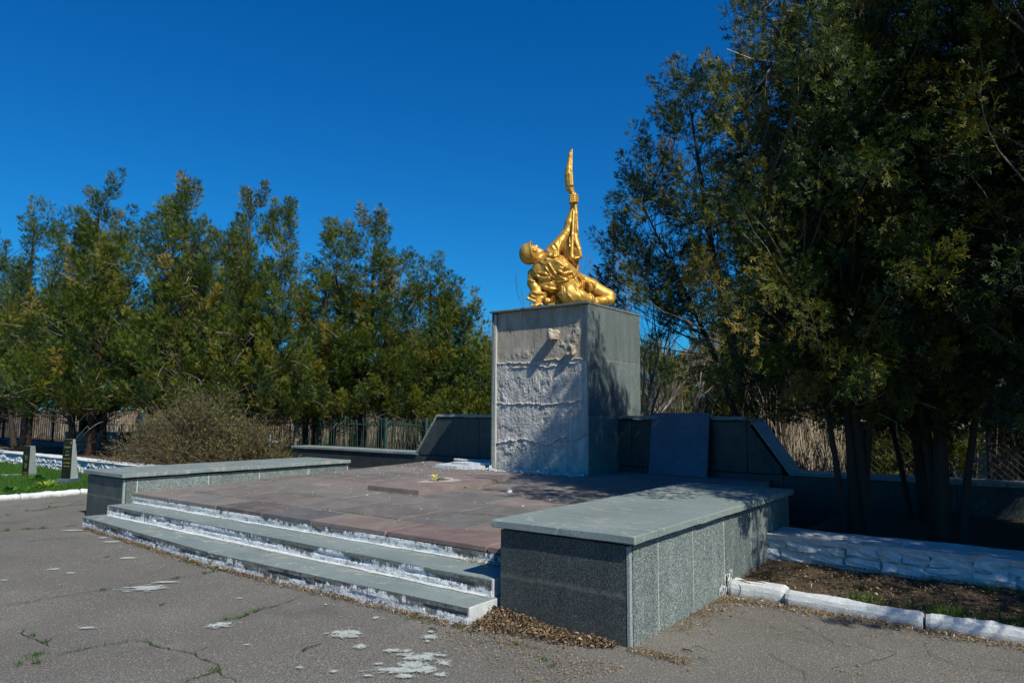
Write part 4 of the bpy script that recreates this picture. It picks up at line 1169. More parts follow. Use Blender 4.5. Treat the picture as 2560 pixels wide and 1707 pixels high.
tree("two tipped thuja right of the dark topped one, behind the brown shrub", (-18.3, 11.6, 0), 0.3, (0.92, 0.92), cB, wB, GL)
tree("low thuja filling the dip in the row above the low back wall", (-17.6, 13.6, 0), 4.0, (1.0, 0.69), cA, wA, GL)
tree("round topped thuja standing behind the green picket fence", (-16.4, 14.4, 0), 3.3, (1.12, 0.885), cB, wB, GL)
tree("thuja sloping down to the right behind the green picket fence", (-14.7, 15.3, 0), 2.1, (0.9, 0.70), cA, wA, GL)
tree("small dark thuja with a single thin tip, last of the row before the pedestal", (-13.65, 15.2, 0), 0.4, (1.05, 0.95), cE, wE, GL)
tree("low thuja peeping out between the small tipped thuja and the pedestal", (-13.5, 16.4, 0), 2.4, (0.9, 0.66), cE, wE, GL)
tree("thuja with a dark trunk between the gravestones and the brown shrub", (-26.2, 10.6, 0), 5.0, (1.0, 0.90), cB, wB, GL)
tree("thuja hidden behind the front of the left row, its top level with its neighbours", (-22.5, 13.2, 0), 1.2, (1.05, 0.90), cA, wA, GL)

# --- big dark trees on the right
GR = "big dark thujas on the right"
specR = [(0.4, 0.3, 11.6, 2.0), (-1.5, 0, 9.1, 1.35), (-2.35, -0.3, 7.8, 1.0), (-2.75, 0, 6.9, 0.9), (1.5, 0, 10.8, 1.8), (0, 0, 7.0, 2.6)]
cR, tR = crown_me('crown_r', specR, 3.05, 61, 560, 97, 0.14, 5, 0.066, M['thuja_shaded'], droop=0.25, plume=(0.5, 1.0, 0.155), tint=(0.40, 0.27))
wR = wood_me('wood_r', specR, 3.05, tR, 62, [(0, 0, 0.2, .3, 10.5, .19), (-.2, .1, -1.6, 0, 8.6, .13), (.2, 0, 1.4, 0, 9.6, .13), (-.3, .2, -2.6, -.1, 6.4, .09)], 0.1, dead=60)
tree("tall dark thuja behind the back wall, its ragged crown nearest the golden statue", (-4.60, 15.0, 0), 0.0, (1.04, 1.03), cR, wR, GR)
specS = [(0, 0, 6.7, 1.3), (0.7, -0.4, 7.0, 1.35), (-0.5, -1.0, 5.6, 1.1), (0.2, -1.6, 5.4, 1.0), (0.6, 0.5, 7.4, 1.1), (0.3, -0.2, 4.6, 1.5)]
cS, tS = crown_me('crown_s', specS, 1.6, 71, 440, 107, 0.11, 5, 0.066, M['thuja_shaded'], droop=0.55, plume=(0.45, 0.95, 0.125), tint=(0.40, 0.30))
wS = wood_me('wood_s', specS, 1.95, tS, 72, [(0, 0, -.35, 0, 6.0, .085), (.10, .08, .25, -.3, 6.2, .065), (.16, .12, 0.9, .3, 6.4, .055), (-.05, .1, -.8, -.9, 5.0, .045)], 0.1, dead=26)
tree("thuja with a forked dark trunk between the whitewashed stone wall and the back wall", (-1.80, 8.75, 0), 0.0, (0.95, 1.03), cS, wS, GR)
tree("thuja right of the forked one, with yellowed hanging sprays", (-0.85, 8.85, 0), 2.2, (1.05, 1.03), cS, wS, GR)
tree("dark thuja at the right edge of the photo behind the whitewashed stone wall", (0.45, 8.7, 0), 4.1, (1.1, 1.08), cS, wS, GR)
tree("thuja beyond the right edge of the photo, shading the stone wall", (2.1, 8.3, 0), 1.0, (1.15, 1.22), cS, wS, GR)
tree("thuja farther along the stone wall beyond the right edge", (4.2, 7.9, 0), 5.2, (1.25, 1.35), cS, wS, GR)
tree("thuja behind its neighbours at the upper right, in front of the back wall", (0.15, 10.3, 0), 3.0, (1.05, 1.03), cS, wS, GR)
tree("thuja rising between the forked one and the yellowed one, close to the back wall", (-1.35, 10.35, 0), 5.3, (0.9, 0.90), cS, wS, GR)

# --- leafless trees
def bare_me(name, seed, H, stems, spread, rad, depth=4, tint=0.5, sub=5, up=0.35):
    rs = np.random.RandomState(seed); a = Acc()
    def grow(p, d, L, r, lv):
        n = 5; pts = [p]; dd = d.copy()
        for i in range(n - 1):
            dd = dd + rs.randn(3) * 0.09 + np.array([0, 0, up * 0.12]); dd /= np.linalg.norm(dd)
            pts.append(pts[-1] + dd * L / (n - 1))
        a.tube(pts, np.linspace(r, r * 0.45, n), 5 if lv == 0 else 3, np.clip(tint + rs.normal(0, 0.12), 0, 1), cap=False)
        if lv >= depth: return
        for j in range(sub if lv < depth - 1 else sub + 1):
            t = rs.uniform(0.3, 1.0) if j else 1.0
            q = pts[min(n - 1, int(t * (n - 1)))]
            nd = dd + rs.randn(3) * spread; nd[2] += up; nd /= np.linalg.norm(nd)
            grow(q, nd, L * rs.uniform(0.42, 0.66), max(0.0035, r * 0.42), lv + 1)
    for i in range(stems):
        d = np.array([rs.normal(0, 0.28), rs.normal(0, 0.28), 1.0]); d /= np.linalg.norm(d)
        grow(np.array([rs.normal(0, .08), rs.normal(0, .08), -0.2]), d, H * rs.uniform(0.42, 0.58), rad, 0)
    return a.mesh(name, M['twig'])
b1 = bare_me('bare_one', 5, 6.4, 4, 0.42, 0.06, 4, 0.78, 4)
b2 = bare_me('bare_two', 8, 6.0, 3, 0.36, 0.055, 4, 0.48, 4, 0.6)
GB = "leafless trees behind the memorial wall"
def bare(label, loc, rz, s, me):
    t = tag(link('bare_tree', me, None, loc, (0, 0, rz)), label, "tree", GB); t.scale = (s, s, s); return t
bare("leafless tree with pale forked stems seen just right of the pedestal", (-9.2, 18.2, 0.2), 0.4, 0.95, b1)
bare("leafless tree with pale stems above the leaning granite slab", (-8.3, 19.6, 0.2), 2.0, 0.80, b1)
bare("leafless tree whose thin tips rise beside the golden soldier's knee", (-14.0, 24.0, 0.2), 1.0, 1.52, b2)
bare("leafless tree whose tips show between the soldier's knee and the dark thuja", (-11.7, 23.0, 0.2), 3.0, 1.42, b2)
bare("thin leafless tree left of the pedestal, next to the last thuja", (-15.6, 19.2, 0.2), 5.0, 0.95, b2)
bare("leafless tree whose twigs show over the left end of the pedestal top", (-16.0, 24.5, 0.2), 4.2, 1.22, b2)
bare("leafless tree behind the dark thuja nearest the statue", (-7.0, 20.5, 0.2), 5.0, 0.85, b2)
bare("leafless tree seen low between the statue thuja and the brush", (-6.4, 21.5, 0.2), 1.5, 0.8, b1)

# --- olive bushes, brush and undergrowth behind
specH = [(0, 0, 3.4, 1.3), (0.8, 0.2, 3.0, 1.0), (-0.8, 0, 2.9, 1.0)]
cH, tH = crown_me('crown_h', specH, 0.1, 81, 120, 44, 0.28, 6, 0.06, M['thuja'], plume=(0.4, 0.8, 0.2), tint=(0.62, 0.18))
GO = "olive green bushes beyond the back wall"
for i, (lb, x, y, s, r) in enumerate([("olive bush beyond the back wall just right of the pedestal", -10.6, 21.5, 0.95, 0), ("olive bush behind the pale forked leafless stems", -9.0, 24, 1.15, 1), ("olive bush above the leaning slab, farther back", -7.6, 22.5, 1.0, 2),
        ("olive bush under the crown of the thuja nearest the statue", -5.6, 19, 1.0, 3), ("small olive bush left of the pale brush", -4.6, 17.6, 0.85, 4), ("olive bush behind the green picket fence's right end", -17.0, 21.5, 1.0, 5),
        ("dark bush behind the mesh fence, left of the two glimpsed headstones", -1.75, 14.2, 0.72, 1), ("dark bush behind the mesh fence at the right edge of the photo", 1.3, 14.0, 0.85, 2), ("dark bush between the two headstones glimpsed on the right", -0.25, 16.2, 0.9, 4)]):
    t = tag(link('bush', cH, None, (x, y, 0.2), (0, 0, r)), lb, "bush", GO); t.scale = (s, s, s)

def stalks(name, n, region, h, seed, lean=0.16, rad=0.006, tint=(0.55, 0.22), curve=0.12, clump=None, zf=0.22, fork=0.35):
    rs = np.random.RandomState(seed)
    x = rs.uniform(region[0], region[1], n); y = rs.uniform(region[2], region[3], n)
    if clump:
        cx = rs.uniform(region[0], region[1], clump); cy = rs.uniform(region[2], region[3], clump); k = rs.randint(clump, size=n)
        x = cx[k] + rs.randn(n) * 0.35; y = cy[k] + rs.randn(n) * 0.35
    hh = rs.uniform(h[0], h[1], n); d = rs.randn(n, 2) * lean; c = rs.randn(n, 2) * curve
    m = 4; u = np.linspace(0, 1, m)
    X = x[:, None] + d[:, :1] * hh[:, None] * u + c[:, :1] * hh[:, None] * u ** 2
    Y = y[:, None] + d[:, 1:] * hh[:, None] * u + c[:, 1:] * hh[:, None] * u ** 2
    Z = zf + hh[:, None] * u * (1 - 0.12 * u * (np.abs(d).sum(1)[:, None]))
    C = np.stack([X, Y, Z], -1); R = rad * (1.1 - u)[None, :] * rs.uniform(0.6, 1.6, n)[:, None]
    ang = np.array([0, 2.09, 4.19])
    ring = C[:, :, None, :] + R[:, :, None, None] * np.stack([np.cos(ang), np.sin(ang), 0 * ang], -1)[None, None]
    V = ring.reshape(-1, 3)
    base = (np.arange(n) * m * 3)[:, None, None, None] + (np.arange(m - 1) * 3)[None, :, None, None]
    j = np.arange(3)[None, None, :, None]
    jn = (j + 1) % 3
    Q = np.concatenate([base + j, base + jn, base + 3 + jn, base + 3 + j], -1).reshape(-1, 4)
    A = np.repeat(np.clip(rs.normal(tint[0], tint[1], n), 0, 1), m * 3)
    return V, Q, A, C

def stuff(name, label, acc, mat, parent=None):
    o = link(name, acc.mesh(name, mat), parent)
    return tag(o, label if parent is None else None, kind='stuff')
a = Acc()
for reg, n, h, sd in (((-5.2, 3.0, 14.5, 19), 2300, (1.3, 3.3), 3), ((-16, -4, 19, 26), 1200, (0.8, 2.6), 4), ((-34, -13, 16, 24), 2200, (0.8, 2.3), 5), ((-46, -20, 13, 17), 1400, (0.8, 1.9), 6), ((-60, 30, 34, 46), 1600, (2.0, 5.0), 7)):
    V, Q, A, C = stalks('s', n, reg, h, sd, rad=0.008 if sd < 7 else 0.02, clump=n // 25, tint=(0.62, 0.2) if sd == 3 else (0.42, 0.22))
    a.add(V, Q, None, A)
stuff('undergrowth', "tangle of dry pale brown stems growing beyond the walls and fences", a, M['stalk'])
# far wood closing the horizon
a = Acc(); rs = np.random.RandomState(90); tm = [spray(rs, 5, 0.12) for _ in range(8)]
n = 4200; x = rs.uniform(-95, 60, n); y = rs.uniform(48, 66, n); hz = 4.6 + 2.2 * noise2(x * 0.16, x * 0, 92, 4)
u = rs.rand(n); P = np.stack([x, y, 0.2 + u * hz], -1)
scatter(a, tm, P, rot_to(rs.randn(n, 3) * 0.5 + np.array([0, 0, 1.0]), rs.uniform(0, 6.28, n)), rs.uniform(0.9, 1.8, n), np.clip(rs.normal(0.45, 0.2, n), 0, 1))
n = 2600; y = rs.uniform(6, 66, n); x = rs.uniform(-80, -56, n); hz = 5.0 + 2.5 * noise2(y * 0.16, y * 0, 93, 4)
P = np.stack([x, y, 0.2 + rs.rand(n) * hz], -1)
scatter(a, tm, P, rot_to(rs.randn(n, 3) * 0.5 + np.array([0, 0, 1.0]), rs.uniform(0, 6.28, n)), rs.uniform(0.9, 1.8, n), np.clip(rs.normal(0.45, 0.2, n), 0, 1))
stuff('distant_woods', "far band of olive brown bushes and small trees along the horizon", a, M['shrubleaf'])

# --- the brown green shrub behind the left parapet
def shrub(label, loc, n, R, H, seed, group=None, lmat='shrubleaf'):
    rs = np.random.RandomState(seed)
    root = tag(empty('twiggy_shrub', loc), label, "shrub", group)
    tw = Acc(); lf = Acc(); tm = [spray(rs, 2, 0.2) for _ in range(4)]
    LP, LD = [], []
    for i in range(n):
        a_ = rs.uniform(0, 6.28); b = rs.rand() ** 0.6 * 0.35
        s = np.array([math.cos(a_) * R[0] * b, math.sin(a_) * R[1] * b, 0])
        e = rs.uniform(0.0, 1.25) ** 1.0
        d = np.array([math.cos(a_) * math.sin(e) * R[0] / 1.6, math.sin(a_) * math.sin(e) * R[1] / 1.6, math.cos(e) * H * 0.62])
        u = np.linspace(0, 1, 7); L = rs.uniform(0.75, 1.15)
        sag = np.array([0, 0, -0.30]) * math.sin(e)
        pts = s + d * (u * L * 1.6)[:, None] + sag * ((u ** 2) * L * 1.4)[:, None] + np.cumsum(rs.randn(7, 3) * 0.03, 0)
        pts[:, 2] = np.maximum(pts[:, 2], 0.03)
        tw.tube(pts, 0.008 * (1.1 - u), 3, np.clip(rs.normal(0.35, 0.14), 0, 1), cap=False)
        for k in range(7):
            q = pts[rs.randint(2, 7)]; dd = rs.randn(3) * 0.6 + (d / np.linalg.norm(d)); dd /= np.linalg.norm(dd)
            Lk = rs.uniform(0.15, 0.45)
            tw.tube([q, q + dd * Lk * 0.5 + rs.randn(3) * 0.02, q + dd * Lk], [0.004, 0.003, 0.0018], 3, np.clip(rs.normal(0.35, 0.14), 0, 1), cap=False)
            for j in range(3):
                LP.append(q + dd * Lk * rs.uniform(0.2, 1.05)); LD.append(dd + rs.randn(3) * 0.8)
    LP = np.array(LP); LD = np.array(LD); m = len(LP)
    tn = np.clip(0.45 + 0.4 * LP[:, 2] / H + rs.normal(0, 0.2, m), 0, 1)
    scatter(lf, tm, LP, rot_to(LD, rs.uniform(0, 6.28, m)), rs.uniform(0.03, 0.075, m), tn)
    link('twigs', tw.mesh('twigs', M['twig']), root); link('leaves', lf.mesh('leaves', M[lmat]), root)
    return root
GS = "brown twiggy shrubs behind the left parapet"
shrub("large rounded brown shrub with fine olive leaves behind the far parapet", (-16.0, 8.9, 0.25), 560, (1.35, 1.1), 1.62, 3, GS)
shrub("right hand shoulder of brown shrub next to the low end of the back wall", (-14.6, 9.3, 0.2), 300, (1.05, 0.9), 1.05, 4, GS)
shrub("low left part of the brown shrub spilling over the whitewashed wall", (-17.3, 8.6, 0.25), 260, (1.1, 0.8), 1.05, 5, GS)

# --- grass
def blades(n, xs, ys, h, w, seed, zf, mask=None, tint=(0.45, 0.2)):
    rs = np.random.RandomState(seed)
    x = rs.uniform(*xs, n); y = rs.uniform(*ys, n)
    if mask is not None:
        m = mask(x, y, rs); x = x[m]; y = y[m]; n = len(x)
    z = zf(x, y); hh = rs.uniform(h[0], h[1], n) * (0.6 + 0.8 * noise2(x * 1.7, y * 1.7, seed + 1))
    a_ = rs.uniform(0, 6.28, n); d = rs.randn(n, 2) * 0.35
    dx, dy = np.cos(a_) * w, np.sin(a_) * w
    V = np.stack([np.stack([x - dx, y - dy, z - 0.01], -1), np.stack([x + dx, y + dy, z - 0.01], -1), np.stack([x + d[:, 0] * hh, y + d[:, 1] * hh, z + hh], -1)], 1).reshape(-1, 3)
    T = np.arange(n * 3).reshape(-1, 3)
    t = np.clip(rs.normal(tint[0], tint[1], n) + 0.35 * (noise2(x * 0.9, y * 0.9, seed + 2) - 0.5), 0, 1)
    return V, T, np.repeat(t, 3)
a = Acc()
V, T, A = blades(75000, (-29, -15.05), (4.2, 7.75), (0.05, 0.13), 0.006, 1, lambda x, y: 0.05 + 0 * x); a.add(V, None, T, A)
V, T, A = blades(9000, (-1.4, 1.2), (6.45, 7.6), (0.04, 0.12), 0.004, 2, lambda x, y: 0.07 + 0 * x, lambda x, y, rs: noise2(x * 2.2, y * 2.2, 8) + 0.12 * (x + 0.9) > 0.55); a.add(V, None, T, A)
V, T, A = blades(9000, (-26, -17), (11.8, 16), (0.1, 0.35), 0.008, 4, lambda x, y: 0.22 + 0 * x, None, (0.75, 0.25)); a.add(V, None, T, A)
stuff('grass', "short green grass of the lawn and the planting bed", a, M['grass'])
STAINS = [((-8.04, 3.77), 0.16, 0.09), ((-8.07, 3.04), 0.09, 0.08), ((-7.75, 3.07), 0.09, 0.05), ((-6.58, 3.23), 0.28, 0.17), ((-6.65, 3.46), 0.19, 0.06), ((-5.72, 2.4), 0.1, 0.04), ((-5.02, 3.04), 0.15, 0.12), ((-4.82, 2.27), 0.03, 0.02), ((-4.75, 2.28), 0.02, 0.01), ((-9.54, 4.13), 0.09, 0.07), ((-10.43, 4.13), 0.22, 0.09), ((-9.18, 4.08), 0.2, 0.07), ((-4.53, 3.14), 0.03, 0.03), ((-4.46, 2.91), 0.04, 0.02), ((-4.61, 2.3), 0.02, 0.01), ((-5.59, 3.56), 0.04, 0.03), ((-7.91, 2.56), 0.07, 0.03), ((-4.12, 3.48), 0.19, 0.17), ((-3.82, 3.36), 0.08, 0.07), ((-3.58, 3.8), 0.09, 0.08), ((-3.53, 3.72), 0.04, 0.04), ((-3.66, 3.89), 0.04, 0.04), ((-4.25, 3.89), 0.04, 0.06), ((-3.86, 3.71), 0.02, 0.02), ((-3.59, 3.44), 0.1, 0.06), ((-3.51, 3.49), 0.05, 0.05), ((-3.35, 3.47), 0.21, 0.13), ((-3.29, 3.32), 0.14, 0.12), ((-3.29, 3.21), 0.27, 0.08), ((-3.18, 3.17), 0.09, 0.07), ((-3.16, 3.32), 0.09, 0.12), ((-3.15, 3.47), 0.07, 0.09), ((-3.04, 3.32), 0.07, 0.06), ((-3.47, 3.21), 0.05, 0.03), ((-3.59, 2.95), 0.04, 0.04), ((-3.81, 2.86), 0.04, 0.03), ((-3.44, 3.01), 0.02, 0.02), ((-3.37, 3.03), 0.05, 0.03), ((-3.47, 2.86), 0.03, 0.03), ((-3.42, 2.89), 0.03, 0.02), ((-3.82, 3.62), 0.02, 0.02), ((-3.73, 3.69), 0.02, 0.02), ((-3.0, 3.35), 0.03, 0.02)]
CRACKS = [[(-6.91, 2.27), (-6.88, 2.42), (-6.87, 2.63), (-6.85, 2.83), (-6.82, 2.97), (-6.79, 3.21), (-6.73, 3.56), (-6.74, 3.99), (-6.79, 4.12)], [(-5.13, 3.04), (-5.12, 3.15), (-5.09, 3.25), (-5.13, 3.36), (-5.18, 3.54), (-5.17, 3.66)], [(-12.59, 3.96), (-12.93, 4.26), (-12.98, 4.6), (-13.18, 4.95), (-13.17, 5.39)], [(-11.12, 3.51), (-11.14, 3.68), (-10.93, 4.0), (-10.85, 4.33)], [(-13.66, 4.85), (-13.9, 5.21), (-13.74, 5.62)], [(-13.23, 5.14), (-13.68, 5.45), (-13.84, 5.65)], [(-5.27, 2.02), (-5.23, 2.18), (-5.21, 2.32), (-5.14, 2.5), (-4.89, 2.52), (-4.61, 2.61), (-4.44, 2.58), (-4.28, 2.59), (-4.17, 2.54), (-4.18, 2.41), (-4.16, 2.3)], [(-6.05, 2.09), (-5.86, 2.07), (-5.65, 2.07), (-5.48, 2.06)], [(-4.17, 2.54), (-4.03, 2.51), (-3.92, 2.48)], [(-4.61, 2.61), (-4.61, 2.71)], [(-2.07, 5.66), (-1.8, 5.66), (-1.58, 5.45), (-1.34, 5.34)], [(-1.73, 5.92), (-1.52, 5.73), (-1.32, 5.52), (-1.29, 5.45)], [(-1.12, 5.54), (-0.9, 5.48), (-0.91, 5.36), (-1.15, 4.92)], [(-0.76, 5.87), (-0.7, 5.6), (-0.54, 5.46), (-0.48, 5.4)], [(-1.58, 4.95), (-1.46, 4.85), (-1.29, 4.75), (-1.24, 4.59)], [(-0.45, 5.5), (-0.33, 5.53), (-0.19, 5.6)], [(-5.19, 3.68), (-5.22, 3.84), (-5.25, 3.96)], [(-3.23, 3.93), (-3.18, 4.03), (-2.99, 4.05), (-2.83, 4.1)]]
STICKS = [[(-4.06, 3.07), (-4.08, 3.12), (-4.07, 3.23)], [(-10.01, 3.45), (-9.95, 3.72), (-9.84, 3.97)], [(-3.73, 3.95), (-3.68, 3.95), (-3.63, 3.92)], [(-5.91, 3.03), (-5.92, 3.08)], [(-8.27, 3.61), (-8.25, 3.65)], [(-2.05, 4.66), (-1.97, 4.64)], [(-2.01, 4.77), (-1.92, 4.74)], [(-1.9, 4.56), (-1.82, 4.53)]]
TUFTS = [(-5.61, 2.1), (-5.35, 1.95), (-5.19, 1.89), (-5.24, 1.81), (-4.2, 2.52), (-5.12, 3.14), (-5.08, 3.24), (-5.12, 3.32), (-5.14, 3.41), (-5.83, 2.08), (-6.73, 3.6), (-6.71, 3.87), (-6.75, 4.0), (-6.81, 2.97), (-11.27, 3.64), (-11.08, 3.58), (-10.96, 3.96), (-11.05, 3.82), (-13.25, 4.85), (-13.05, 4.47), (-12.72, 4.1), (-3.6, 4.12), (-3.59, 4.19), (-3.43, 4.08), (-5.44, 4.24), (-3.0, 4.06), (-2.57, 3.86), (-2.68, 3.93)]

# ------------------------------------------------------------------ whitewashed walls and kerbs
def stone_face(name, W_, H_, mat, seed, cell=0.30, amp=0.035, zn=None):
    """one rounded rubble stone, base at z=0, facing -y; local x 0..W_"""
    bm = bmesh.new(); bmesh.ops.create_cube(bm, size=1.0)
    bmesh.ops.subdivide_edges(bm, edges=bm.edges[:], cuts=2, use_grid_fill=True)
    r = random.Random(seed)
    for v in bm.verts:
        c = v.co * 2
        l = max(abs(c.x), abs(c.y), abs(c.z)); s = c.length
        k = 0.90 + 0.10 * (1.0 - (s - l) / 0.75)
        v.co = Vector((c.x * W_ / 2 * k, c.y * 0.16 * k, c.z * H_ / 2 * k)) + Vector((r.uniform(-1, 1), r.uniform(-1.2, 1.0), r.uniform(-1, 1))) * 0.016
        v.co.z += H_ / 2
    me = bpy.data.meshes.new(name); bm.to_mesh(me); bm.free(); me.materials.append(mat)
    return me

def rubble_wall(label, x0, x1, yf, zb, zt, depth, mat, seed, ztilt=0.0):
    o = Vector((x0, yf, 0))
    w = tag(empty('whitewashed_stone_wall', o), label, "wall")
    n = int((x1 - x0) / 0.05); m = 14
    xs = np.linspace(0, x1 - x0, n); zs = np.linspace(zb, zt - 0.045, m)
    X, Z = np.meshgrid(xs, zs)
    Y = 0.035 + (noise2(X * 4, Z * 7, seed, 4) - 0.5) * 0.07
    i = np.arange(m - 1)[:, None] * n + np.arange(n - 1)[None, :]
    a = Acc(); a.add(np.stack([X, Y, Z], -1).reshape(-1, 3), np.stack([i, i + 1, i + n + 1, i + n], -1).reshape(-1, 4))
    a.bar(0, x1 - x0, 0.12, depth - 0.02, zb, zt - 0.05)
    link('wall_core', a.mesh('wall_core', mat), w)
    r = random.Random(seed); k = 0
    H = zt - 0.05 - zb
    rowz = [zb - 0.03, zb + H * 0.36, zb + H * 0.70, zb + H + 0.01]
    for ri in range(3):
        x = -r.uniform(0, 0.15)
        while x < x1 - x0:
            L = r.uniform(0.16, 0.42) * (1.15 if ri == 0 else 0.95)
            h = (rowz[ri + 1] - rowz[ri]) * r.uniform(0.92, 1.12)
            if k < 290:
                link('stone', stone_face('stone', L, h, mat, seed * 99 + k), w, (min(x + L / 2, x1 - x0 - 0.05), 0.150 + r.uniform(-0.014, 0.018), rowz[ri] + r.uniform(-0.012, 0.01)), (r.uniform(-.07, .07), r.uniform(-.10, .10), r.uniform(-.06, .06)))
            k += 1; x += L * 0.97
    nx = int((x1 - x0) / 0.09); ny = 7
    xs = np.linspace(0, x1 - x0, nx); ys = np.linspace(-0.035, depth + 0.02, ny)
    X, Y = np.meshgrid(xs, ys); Z = zt + (noise2(X * 2.5, Y * 4, seed + 3, 4) - 0.5) * 0.03
    top = np.stack([X, Y + (noise2(X * 4, Y * 0, seed + 4) - 0.5) * 0.04, Z], -1).reshape(-1, 3)
    i = np.arange(ny - 1)[:, None] * nx + np.arange(nx - 1)[None, :]
    c = Acc(); c.add(top, np.stack([i, i + 1, i + nx + 1, i + nx], -1).reshape(-1, 4))
    f = top[:nx]; fb = f.copy(); fb[:, 2] -= 0.06; fb[:, 1] += 0.03
    j = np.arange(nx - 1); c.add(np.concatenate([fb, f]), np.stack([j, j + 1, j + 1 + nx, j + nx], -1))
    link('render_coping', c.mesh('render_coping', mat, True), w)
    return w
rubble_wall("whitewashed rubble wall in deep shade on the right, behind the planting bed", -2.345, 6.5, 7.50, 0.02, 0.375, 0.52, M['white'], 1)
rubble_wall("whitewashed rubble wall behind the lawn and the two gravestones", -30.0, -11.9, 7.60, 0.03, 0.385, 0.45, M['white'], 2)

def kerb_stone(name, L, w, h, seed):
    nx = max(6, int(L / 0.03)); prof = [(0, -0.05), (0, h * 0.55), (0.012, h * 0.85), (0.035, h), (w * 0.5, h + 0.006), (w - 0.03, h), (w - 0.005, h * 0.8), (w, -0.05)]
    xs = np.linspace(0, L, nx); V = []
    for i, x in enumerate(xs):
        e = min(1.0, min(x, L - x) / 0.03)
        for k, (y, z) in enumerate(prof):
            n1 = float(noise2(np.array(x * 7 + k), np.array(k * 1.3), seed, 4)) - 0.5
            V.append((x, (y - w / 2) * (0.86 + 0.14 * e) + w / 2 + n1 * 0.02, z * (0.88 + 0.12 * e) + (n1 * 0.034 if z > 0 else 0)))
    m = len(prof); i = np.arange(nx - 1)[:, None] * m + np.arange(m - 1)[None, :]
    Q = np.stack([i, i + m, i + m + 1, i + 1], -1).reshape(-1, 4)
    T = []
    for b in (0, (nx - 1) * m):
        for k in range(1, m - 1): T.append((b, b + k, b + k + 1) if b == 0 else (b, b + k + 1, b + k))
    return np_mesh(name, V, [Q, np.array(T)], M['kerb'], False)
kr = tag(empty('kerb_right', (-2.34, 6.24, 0)), kind='structure')
for i, (x0, x1, dy, rz, w) in enumerate([(-2.335, -1.845, 0.03, 0.02, 0.19), (-1.83, -0.815, -0.01, -0.045, 0.12), (-0.795, 0.25, -0.055, -0.01, 0.12), (0.27, 1.3, -0.06, 0.0, 0.12), (1.32, 2.35, -0.06, 0.01, 0.12), (2.37, 3.4, -0.05, 0.0, 0.12)]):
    link('kerb_stone', kerb_stone('kerb_stone', x1 - x0, w, 0.115 if i else 0.125, i), kr, (x0 + 2.34, dy + 0.02, 0), (0.0, 0.0, rz))
kl = tag(empty('kerb_left', (-14.86, -2.0, 0)), kind='structure')
for i in range(10):
    link('kerb_stone', kerb_stone('kerb_stone', 0.985, 0.13, 0.095, 20 + i), kl, (0.04 + random.Random(i).uniform(-0.012, 0.012), i * 1.0 - 0.03, 0), (0, 0, math.pi / 2))
# splash of paint where the kerb meets the parapet
sp = Acc(); rs = np.random.RandomState(4)
for k in range(26):
    y = 6.24 + rs.uniform(-0.1, 0.2); z = rs.uniform(0.02, 0.11) + max(0, 0.16 - abs(y - 6.38)) * rs.uniform(0.2, 0.9); s = rs.uniform(0.012, 0.035)
    sp.add([(-2.3445, y - s * .6, z - s), (-2.3445, y + s * .7, z - s * .8), (-2.3445, y + s * .5 + .01, z + s * 1.3), (-2.3445, y - s * .4, z + s)], [(0, 1, 2, 3)])
tag(link('paint_splash', sp.mesh('paint_splash', M['kerb']), kr), kind='stuff')
kr.children[-1].location = (2.34, -6.24, 0)

# ------------------------------------------------------------------ raised slab with its opening, flower, broken plaster slab, rubble
rx0, rx1, ry0, ry1 = -7.93, -6.90, 7.04, 9.0
zr = pz(8.0)
rsl = tag(empty('flame_slab', ((rx0 + rx1) / 2, (ry0 + ry1) / 2, zr)), "raised reddish stone slab with a small worn opening, in the paving before the pedestal", "stone slab")
RO = Vector(((rx0 + rx1) / 2, (ry0 + ry1) / 2, zr))
hx0, hx1, hy0, hy1 = -7.62, -7.42, 7.98, 8.28
pcs = [(rx0, hx0, ry0, ry1), (hx1, rx1, ry0, ry1), (hx0, hx1, ry0, hy0), (hx0, hx1, hy1, ry1)]
sa = Acc()
for b in pcs: sa.bar(b[0] - RO.x, b[1] - RO.x, b[2] - RO.y, b[3] - RO.y, -0.03, 0.07)
so = link('slab_plate', sa.mesh('slab_plate', M['tile']), rsl, None, (math.atan(0.023), 0, 0)); so.color = (0.20, 0.155, 0.14, 1)
wa = Acc(); rs = np.random.RandomState(5)
n = 40; an = np.linspace(0, 2 * np.pi, n, endpoint=False)
ro = 0.22 + 0.06 * np.sin(an * 3 + 1) + 0.05 * rs.rand(n); ri = np.full(n, 0.0)
outer = np.stack([-0.06 + np.cos(an) * ro * 1.0, 0.10 + np.sin(an) * ro * 1.35, np.full(n, 0.0725)], -1)
sq = np.maximum(np.abs(np.cos(an)) / 0.105, np.abs(np.sin(an)) / 0.155)
inner = np.stack([(hx0 + hx1) / 2 - RO.x + np.cos(an) / sq, (hy0 + hy1) / 2 - RO.y + np.sin(an) / sq, np.full(n, 0.0728)], -1)
j = np.arange(n); k = (j + 1) % n
wa.add(np.concatenate([outer, inner]), np.stack([j, k, k + n, j + n], -1))
link('worn_patch', wa.mesh('worn_patch', M['joint']), rsl, None, (math.atan(0.023), 0, 0))
ha = Acc(); ha.bar(hx0 - RO.x, hx1 - RO.x, hy0 - RO.y, hy1 - RO.y, -0.028, 0.0)
link('slab_opening', ha.mesh('slab_opening', M['mortar_dark']), rsl)
fl = tag(empty('cut_flower', (-7.62, 8.0, zr + 0.062)), "yellow cut flower with a green stem lying on the raised slab", "flower")
fa = Acc(); fa.tube([(-0.02, 0.05, 0.006), (-0.10, 0.22, 0.012), (-0.16, 0.42, 0.008)], [0.009, 0.008, 0.007], 5)
rs = np.random.RandomState(3); FX = np.array([0.10, -0.02, 0.0])
fl.location = (-7.50, 7.98, zr + 0.076)
link('stem', fa.mesh('stem', M['stem']), fl)
pa = Acc()
